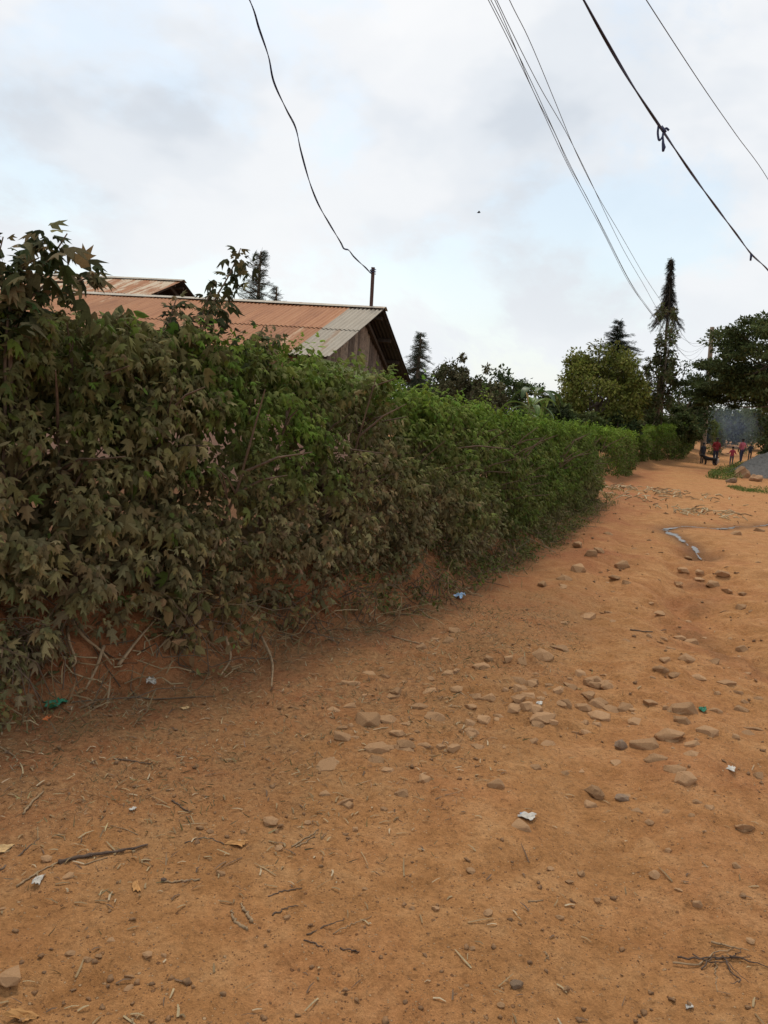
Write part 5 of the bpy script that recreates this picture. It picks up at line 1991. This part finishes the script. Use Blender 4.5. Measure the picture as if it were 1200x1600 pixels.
# ------------------------------------------------------------------ sticks, chips and rubbish near the camera
def stick(px, rad, label, mat='dead_wood', lift=.0, name='stick', ends=(1, .6)):
    rad = rad * .62
    pts = []
    for x, y in px:
        p = ong(x, y)
        pts.append(p + Vector((0, 0, lift + rad)))
    pts = smooth_pts(pts, 16) if len(pts) > 2 else [pts[0], pts[0].lerp(pts[1], .5) + Vector((0, 0, rad * .4)), pts[1]]
    pts = [p + Vector((random.gauss(0, .0025), random.gauss(0, .0025), 0)) for p in pts]
    rr = [rad * (ends[0] + (ends[1] - ends[0]) * i / (len(pts) - 1)) * random.uniform(.7, 1.25) for i in range(len(pts))]
    o = MB().tube(pts, rr, 6).build(name, M[mat], None, True)
    return tag(o, label, 'stick', 'sticks lying on the dirt')
stick([(92, 1350), (130, 1340), (175, 1334), (231, 1323)], .010, 'thick blackened stick lying on the verge near the left edge', 'dark_wood', ends=(1.3, .5))
stick([(28, 1386), (60, 1364), (95, 1347)], .006, 'pale splint running from the blackened stick to the white tissue')
stick([(0, 1362), (30, 1337), (62, 1310)], .006, 'straight brown stick leaning in from the left picture edge', 'twig')
stick([(130, 1352), (170, 1341)], .004, 'short pale splint beside the blackened stick')
stick([(257, 1380), (285, 1378), (314, 1376)], .006, 'flat dry stick with a dark end left of the curled husks', 'dead_wood', ends=(.7, 1))
stick([(252, 1378), (259, 1378)], .009, 'charred lump at the end of the flat dry stick', 'dark_wood')
stick([(362, 1424), (366, 1440), (388, 1455)], .007, 'curled dry husk, left one of a pair on the dirt', 'dead_wood', ends=(.5, 1.2))
stick([(377, 1416), (386, 1430), (394, 1443)], .008, 'curled dry husk, right one of a pair on the dirt', 'dead_wood', ends=(.5, 1.2))
stick([(482, 1462), (505, 1449), (538, 1437)], .004, 'thin twig pointing up right at the middle bottom', 'twig')
stick([(520, 1459), (550, 1445), (580, 1433)], .003, 'fine pale straw beside the thin twig')
stick([(475, 1470), (495, 1477), (514, 1487)], .004, 'dark twig below the thin twig at the middle bottom', 'dark_wood')
stick([(533, 1484), (560, 1487), (585, 1488)], .004, 'dark bent twig between the pebbles at the bottom middle', 'dark_wood')
stick([(418, 1402), (440, 1394), (472, 1388)], .004, 'crooked twig with bits of husk above the thin twig', 'twig')
stick([(427, 1430), (445, 1420), (468, 1416)], .004, 'crooked twig next to a round pebble', 'twig')
stick([(456, 1324), (475, 1312), (498, 1297)], .005, 'bundle of pale straw on the dirt above the middle', 'dead_wood')
stick([(462, 1325), (482, 1314), (496, 1302)], .004, 'second straw of the pale bundle above the middle', 'dead_wood')
stick([(215, 1305), (170, 1290), (300, 1262)][:2], .003, 'dry stalk on the turf above the blackened stick', 'dead_wood')
stick([(180, 1187), (210, 1191), (236, 1195)], .006, 'dry brown stick lying on the dead turf', 'twig')
stick([(270, 1252), (282, 1262), (297, 1270)], .006, 'dark chip of wood at the lower edge of the dead turf', 'twig')
stick([(0, 1168), (15, 1178), (28, 1190)], .006, 'pale stick at the left picture edge on the dead turf')
stick([(35, 1274), (50, 1255), (68, 1238)], .008, 'rough brown stick on the dead turf at the left edge', 'dead_wood')
stick([(290, 1318), (320, 1310), (350, 1320)], .005, 'bent brown twig near the orange bark flake', 'twig')
stick([(612, 995), (640, 1003), (660, 1008)], .010, 'pale dry stalk lying at the foot of the bank', 'dead_wood')
stick([(985, 985), (1010, 988), (1040, 985)], .010, 'dry twig lying across the track below the gully', 'twig')
stick([(1098, 1348), (1104, 1355), (1110, 1371)], .003, 'pale straw standing out on the dirt at the right', 'dead_wood')
stick([(1117, 1502), (1118, 1525), (1121, 1550)], .003, 'pale straw below the dark root tangle', 'dead_wood')
stick([(851, 1488), (856, 1495), (852, 1503)], .003, 'short pale straw at the bottom right', 'dead_wood')
stick([(824, 1409), (850, 1409)], .004, 'short pale splint on the dirt among pebbles', 'dead_wood')

def root_tangle():
    c = ong(1130, 1500)
    root = empty('root_tangle', c, 'dark tangle of torn roots lying on the dirt in the lower right', 'roots')
    for px, r_, m_ in (([(1050, 1508), (1085, 1511), (1105, 1500), (1125, 1488), (1150, 1483)], .006, 'dead_wood'), ([(1112, 1475), (1140, 1482), (1168, 1490)], .007, 'dead_wood'),
                       ([(1140, 1498), (1170, 1505), (1205, 1514)], .006, 'dark_wood'), ([(1130, 1500), (1140, 1520), (1155, 1540), (1145, 1543)], .005, 'dark_wood'),
                       ([(1060, 1500), (1090, 1505), (1130, 1497), (1175, 1502)], .006, 'dark_wood'), ([(1080, 1495), (1110, 1510), (1135, 1508), (1150, 1525), (1170, 1540)], .004, 'dark_wood'),
                       ([(1095, 1515), (1110, 1502), (1120, 1490)], .005, 'twig'), ([(1118, 1505), (1145, 1495), (1160, 1488)], .005, 'dark_wood')):
        pts = [ong(x, y) + Vector((0, 0, r_ * .4 + random.uniform(.0, .012))) for x, y in px]
        pts = [p + Vector((random.gauss(0, .003), random.gauss(0, .003), 0)) for p in smooth_pts(pts, 14)]
        MB().tube(pts, list(np.linspace(r_ * .55, r_ * .2, len(pts))), 5).build('root', M[m_], root, True)
root_tangle()

M['white_litter'] = plain('white_litter', (.46, .42, .36), .7, .35, 70, bump=.1)
M['green_plastic'] = plain('green_plastic', (.02, .17, .09), .35, .25, 25, bump=.1)
M['orange_bit'] = plain('orange_bit', (.55, .15, .04), .6, .2, 30)
M['bark_flake'] = plain('bark_flake', (.42, .21, .07), .8, .25, 20)
M['blue_foil'] = plain('blue_foil', (.30, .42, .55), .3, .5, 40, bump=.2)
M['yellow_wood'] = plain('yellow_wood', (.48, .31, .14), .8, .2, 20)
def crumple(px, w, h, label, mat, name, cat, hgt=.35, seed=0, nseg=7):
    """a crumpled scrap: a bent double-sided sheet with folds and thickness"""
    rs = random.Random(seed)
    p = ong(*px)
    dep = (p - EYE).dot(RC @ Vector((0, 0, -1)))
    w, h = w * .85, h * .8
    sx = w * dep / FPX / 2
    sy = h * dep / FPX / 2 / max(.35, abs((ray(*px).normalized()).z)) * .75
    me = bpy.data.meshes.new(name)
    V, F = [], []
    n = nseg
    for sd in (0, 1):
        for j in range(n):
            for i in range(n):
                u, v = i / (n - 1) * 2 - 1, j / (n - 1) * 2 - 1
                k = 1 + .35 * mnoise.noise(Vector((u * 2.3 + seed * 1.7, v * 2.3, 1)))
                z = hgt * sx * (.45 + .75 * mnoise.noise(Vector((u * 1.7 + seed * 3, v * 1.7, 5))) + .25 * mnoise.noise(Vector((u * 4, v * 4 + seed, 2))))
                V.append(((u + .25 * v) * sx * k * (1 if u < .5 else .7), v * sy * k * (.75 if u < 0 else 1), max(z, 0) + .003 - sd * .0015))
    for sd in (0, 1):
        o = sd * n * n
        for j in range(n - 1):
            for i in range(n - 1):
                a = o + j * n + i
                q = (a, a + 1, a + n + 1, a + n)
                F.append(q if sd == 0 else q[::-1])
    me.from_pydata(V, [], F)
    me.materials.append(M[mat])
    o = bpy.data.objects.new(name, me)
    o.location = (p.x, p.y, p.z + .002)
    o.rotation_euler = (0, 0, rs.uniform(-.6, .6))
    link(o)
    return tag(o, label, cat, 'rubbish')
crumple((90, 1104), 30, 24, 'crumpled green plastic scrap lying below the bank at the left', 'green_plastic', 'plastic_scrap', 'plastic', 1.0, 1)
crumple((237, 1068), 20, 18, 'white paper scrap caught on the bank under the withered weed', 'white_litter', 'paper_scrap', 'paper', 1.1, 2)
crumple((826, 1278), 30, 20, 'torn white paper packet lying on the track', 'white_litter', 'paper_packet', 'paper', .35, 3)
crumple((817, 1275), 12, 10, 'small grey printed flap beside the torn white packet', 'blue_foil', 'packet_flap', 'paper', .4, 33)
crumple((719, 934), 18, 14, 'pale blue foil wrapper in the weeds by the bank', 'blue_foil', 'foil_wrapper', 'wrapper', 1.0, 4)
crumple((61, 1378), 16, 22, 'white tissue scrap at the end of the pale splint', 'white_litter', 'tissue', 'paper', .9, 5)
crumple((1077, 1575), 18, 9, 'small white shard near the bottom right', 'white_litter', 'shard', 'shard', .5, 6)
crumple((208, 1266), 10, 9, 'tiny white scrap on the dead turf', 'white_litter', 'paper_scrap', 'paper', .6, 7)
crumple((1143, 1203), 16, 12, 'white paper strip among the embedded stones at the right', 'white_litter', 'paper_strip', 'paper', .4, 8)
crumple((1098, 1111), 16, 10, 'dark green bottle fragment beside the embedded stones', 'green_plastic', 'plastic_bit', 'plastic', .8, 9)
crumple((74, 1125), 10, 10, 'bright orange fragment below the green plastic scrap', 'orange_bit', 'orange_fragment', 'fragment', .8, 10)
crumple((372, 1320), 36, 14, 'orange brown bark flake lying flat on the dirt', 'bark_flake', 'bark_flake', 'bark', .25, 11)
crumple((8, 1328), 24, 18, 'yellow wood chip at the left picture edge', 'yellow_wood', 'wood_chip', 'wood chip', .4, 12)
crumple((36, 1592), 66, 20, 'orange brown bark strip at the bottom left corner', 'bark_flake', 'bark_strip', 'bark', .3, 13)
crumple((289, 1108), 14, 8, 'pale dead leaf at the top of the dead turf', 'yellow_wood', 'dead_leaf', 'leaf', .4, 14)
crumple((213, 1388), 14, 26, 'reddish bark piece below the blackened stick', 'bark_flake', 'bark_piece', 'bark', .5, 15)
crumple((843, 1100), 12, 8, 'small pale scrap among the row of stones', 'white_litter', 'paper_scrap', 'paper', .4, 16)

# ------------------------------------------------------------------ people, dog, sack, bird, smoke
def flat_mat(name, c, rough=.8):
    return plain(name, c, rough, .12, 12, bump=.1)
M['skin'] = flat_mat('skin', (.075, .042, .028), .6)
M['hair'] = flat_mat('hair', (.012, .011, .010), .7)
M['shoe'] = flat_mat('shoe', (.03, .028, .026))
M['dog_fur'] = flat_mat('dog_fur', (.018, .015, .013))
def skin_mesh(name, J, E, rad, root, sub=1):
    me = bpy.data.meshes.new(name + '_cage')
    me.from_pydata([tuple(j) for j in J], E, [])
    ob = bpy.data.objects.new(name + '_cage', me)
    C.objects.link(ob)
    md = ob.modifiers.new('skin', 'SKIN')
    for i, r_ in enumerate(rad):
        r_ = r_ if hasattr(r_, '__len__') else (r_, r_)
        me.skin_vertices[0].data[i].radius = r_
        me.skin_vertices[0].data[i].use_root = (i == root)
    md.use_smooth_shade = True
    sb = ob.modifiers.new('sub', 'SUBSURF')
    sb.levels = sb.render_levels = sub
    dg = bpy.context.evaluated_depsgraph_get()
    dg.update()
    m2 = bpy.data.meshes.new_from_object(ob.evaluated_get(dg))
    m2.name = name
    bpy.data.objects.remove(ob, do_unlink=True)
    return m2
def person(px, Y, hpx, yaw, top, legs, label, pose, shorts=False):
    b = onY(px[0], px[1], Y)
    zg = gz1(b.x, Y)
    H = hpx * Y / FPX * 1.0
    k = H / 1.72
    aL, aR, stride = pose
    J = [(0, 0, .95), (0, .0, 1.14), (0, -.01, 1.34), (0, -.005, 1.45), (0, .015, 1.53), (0, .02, 1.62), (0, .01, 1.69)]
    rad = [(.15, .11), (.135, .10), (.155, .105), (.06, .06), (.065, .07), (.082, .098), (.055, .06)]
    E = [(0, 1), (1, 2), (2, 3), (3, 4), (4, 5), (5, 6)]
    J.append((0, .115, 1.585)); rad.append(.014); E.append((5, 7))          # nose
    for s in (-1, 1):
        n = len(J)
        J += [(s * .095, 0, .88), (s * .10, s * stride * .5 + .02, .50), (s * .10, s * stride, .09), (s * .115, s * stride + .14, .045)]
        rad += [.092, .062, .046, (.045, .03)]
        E += [(0, n), (n, n + 1), (n + 1, n + 2), (n + 2, n + 3)]
        n = len(J)
        el, hd = (aL if s < 0 else aR)
        J += [(s * .175, -.01, 1.37), (s * (.19 + el[0]), el[1], el[2]), (s * (.18 + hd[0]), hd[1], hd[2])]
        rad += [.062, .044, .034]
        E += [(2, n), (n, n + 1), (n + 1, n + 2)]
        hv = Vector(J[n + 2]); ev = Vector(J[n + 1])
        f = (hv - ev).normalized()
        u, v, w = basis(f)
        palm = hv + f * .07
        J.append(tuple(palm)); rad.append((.034, .02)); E.append((n + 2, n + 3))
        for q, ln in ((-.027, .055), (-.009, .07), (.009, .066), (.027, .05)):
            m_ = len(J)
            J += [tuple(palm + u * q + f * .03), tuple(palm + u * q * 1.1 + f * (.03 + ln) + v * .018)]
            rad += [.0095, .008]
            E += [(n + 3, m_), (m_, m_ + 1)]
        m_ = len(J)
        J += [tuple(hv + f * .04 + u * .045), tuple(hv + f * .085 + u * .065)]
        rad += [.011, .009]
        E += [(n + 2, m_), (m_, m_ + 1)]
    me = skin_mesh('body', J, E, rad, 0, 1)
    mats = [M['skin'], flat_mat('shirt_cloth', top), flat_mat('trouser_cloth', legs), M['shoe']]
    for m_ in mats: me.materials.append(m_)
    for p in me.polygons:
        x, y, z = p.center
        near_hand = min((Vector(p.center) - Vector(J[i])).length for i in (14, 14 + 0)) if False else 9
        if z > 1.455: i = 0
        elif z < .085: i = 3
        elif z < .94 and abs(x) < .185: i = 2
        else: i = 1
        # bare hands
        for q in (aL, aR):
            hx_ = (.18 + q[1][0])
            if abs(abs(x) - hx_) < .16 and (Vector((abs(x), y, z)) - Vector((hx_, q[1][1], q[1][2]))).length < .17 and (x < 0) == (q is aL) and abs(x) > .15:
                i = 0
        p.material_index = i
    root = empty('person', (b.x, Y, zg), label, 'person')
    root.scale = (k, k, k)
    root.rotation_euler = (0, 0, yaw)
    o = bpy.data.objects.new('body', me)
    link(o, root)
    # hair cap, ears
    bm = bmesh.new()
    bmesh.ops.create_icosphere(bm, subdivisions=3, radius=1)
    for v in bm.verts:
        v.co = Vector((v.co.x * .098, v.co.y * .112, v.co.z * .105)) * (1 + .05 * mnoise.noise(v.co * 4))
    bmesh.ops.delete(bm, geom=[v for v in bm.verts if v.co.z < -.03 + max(0, v.co.y) * .75], context='VERTS')
    hm = bpy.data.meshes.new('hair')
    bm.to_mesh(hm); bm.free()
    hm.materials.append(M['hair'])
    hm.polygons.foreach_set('use_smooth', [True] * len(hm.polygons))
    ho = bpy.data.objects.new('hair', hm)
    ho.location = (0, .008, 1.635)
    link(ho, root)
    return root
down = ((.045, .0, 1.10), (.05, .08, .86))
bent = ((.05, -.02, 1.10), (-.03, .22, 1.08))
outw = ((.09, -.01, 1.12), (.22, .10, 1.12))
behind = ((.07, -.06, 1.10), (.0, -.10, .93))
person((1096, 725), 49.0, 33, 0.2, (.030, .034, .045), (.030, .030, .036), 'child in dark clothes standing by the hedge, leftmost of the walkers', (down, down, .04))
person((1116, 727), 48.5, 43, math.pi, (.24, .022, .024), (.030, .034, .06), 'person in a dark red top and dark trousers beside the black dog', (bent, bent, .05))
person((1142, 727), 48.0, 32, .0, (.42, .055, .085), (.13, .12, .14), 'small child in a pink red top and grey trousers with arms held out', (outw, outw, .03))
person((1157, 722), 54.0, 37, .2, (.40, .10, .13), (.035, .04, .075), 'taller person in a faded pink top and navy trousers walking away', (down, behind, .10))
person((1171, 716), 57.0, 27, 2.9, (.022, .024, .032), (.025, .025, .03), 'child in black clothes at the right end of the walkers', (bent, bent, .04))

def dog():
    b = onY(1112, 727, 48.1)
    z = gz1(b.x, 48.1)
    J = [(-.26, 0, .40), (0, 0, .39), (.26, 0, .42), (.40, 0, .52), (.52, 0, .56), (.64, 0, .53), (-.36, 0, .46), (-.52, 0, .56)]
    E = [(0, 1), (1, 2), (2, 3), (3, 4), (4, 5), (0, 6), (6, 7)]
    rad = [.10, .11, .135, .08, .085, .045, .035, .016]
    for s in (-1, 1):
        n = len(J)
        J += [(-.27, s * .08, .32), (-.20, s * .085, .22), (-.32, s * .085, .13), (-.29, s * .085, .02)]
        rad += [.075, .05, .03, .026]
        E += [(0, n), (n, n + 1), (n + 1, n + 2), (n + 2, n + 3)]
        n = len(J)
        J += [(.27, s * .08, .30), (.25, s * .085, .17), (.27, s * .085, .02)]
        rad += [.06, .036, .028]
        E += [(2, n), (n, n + 1), (n + 1, n + 2)]
        n = len(J)
        J += [(.49, s * .06, .65)]
        rad += [.022]
        E += [(4, n)]
    me = skin_mesh('dog', J, E, rad, 1, 1)
    me.materials.append(M['dog_fur'])
    o = bpy.data.objects.new('dog', me)
    o.location = (b.x - .12, 48.1, z)
    o.rotation_euler = (0, 0, math.pi - .15)
    link(o)
    tag(o, 'small black dog standing at the feet of the person in the dark red top', 'dog')
dog()
def sack():
    b = onY(1117, 727, 49.2)
    z = gz1(b.x, 49.2)
    bm = bmesh.new()
    bmesh.ops.create_icosphere(bm, subdivisions=3, radius=1)
    for v in bm.verts:
        t = (v.co.z + 1) / 2
        k = (1 - .55 * t ** 2) * (1 + .12 * mnoise.noise(v.co * 2.5))
        v.co = Vector((v.co.x * .24 * k, v.co.y * .18 * k, t * .62))
    me = bpy.data.meshes.new('sack')
    bm.to_mesh(me); bm.free()
    me.materials.append(M['white_litter'])
    me.polygons.foreach_set('use_smooth', [True] * len(me.polygons))
    o = bpy.data.objects.new('sack', me)
    o.location = (b.x, 49.2, z - .01)
    link(o)
    tag(o, 'white sack standing on the track behind the legs of the red topped person', 'sack')
sack()
def bird():
    p = onY(748, 332, 55)
    root = empty('bird', p, 'tiny dark bird flying in the sky left of the wires', 'bird')
    MB().tube([p + Vector((-.12, 0, -.03)), p + Vector((-.06, 0, -.01)), p + Vector((.03, 0, .0)), p + Vector((.09, 0, .02)), p + Vector((.13, 0, .02))], [.008, .035, .045, .03, .006], 8).build('body', M['hair'], root, True)
    for s in (-1, 1):
        mb = MB()
        vs = [(.05, 0, 0), (-.05, 0, 0), (.06, s * .12, .06), (-.04, s * .12, .055), (-.02, s * .28, .03)]
        mb.add([p + Vector(v) for v in vs], [(0, 1, 3, 2), (2, 3, 4)])
        mb.add([p + Vector(v) + Vector((0, 0, .008)) for v in vs], [(2, 3, 1, 0), (4, 3, 2)])
        mb.build('wing', M['hair'], root)
bird()
def smoke():
    p = onY(1157, 682, 60)
    bm = bmesh.new()
    bmesh.ops.create_icosphere(bm, subdivisions=3, radius=1)
    for v in bm.verts:
        v.co = Vector((v.co.x * 3.0, v.co.y * 2.4, v.co.z * 2.6)) * (1 + .1 * mnoise.noise(v.co * 1.5))
    me = bpy.data.meshes.new('smoke')
    bm.to_mesh(me); bm.free()
    m = bpy.data.materials.new('smoke')
    m.use_nodes = True
    N, L = nodes_of(m.node_tree)
    out = N('ShaderNodeOutputMaterial')
    v = N('ShaderNodeVolumePrincipled')
    v.inputs['Color'].default_value = (.62, .72, .95, 1)
    tc = N('ShaderNodeTexCoord')
    ln = N('ShaderNodeVectorMath', operation='LENGTH')
    L(tc.outputs['Object'], ln.inputs[0])
    nz = N('ShaderNodeTexNoise')
    nz.inputs['Scale'].default_value = 1.1
    L(tc.outputs['Object'], nz.inputs['Vector'])
    mr = N('ShaderNodeMapRange')
    mr.inputs['From Min'].default_value = 2.6
    mr.inputs['From Max'].default_value = .2
    mr.inputs['To Max'].default_value = .17
    L(ln.outputs['Value'], mr.inputs[0])
    mu = N('ShaderNodeMath', operation='MULTIPLY')
    L(mr.outputs[0], mu.inputs[0])
    L(nz.outputs[0], mu.inputs[1])
    L(mu.outputs[0], v.inputs['Density'])
    L(v.outputs[0], out.inputs['Volume'])
    me.materials.append(m)
    o = bpy.data.objects.new('smoke', me)
    o.location = (p.x, 62, gz1(p.x, 62) + 2.2)
    link(o)
    tag(o, 'thin blue smoke drifting over the track behind the walkers', 'smoke', kind='stuff')
smoke()
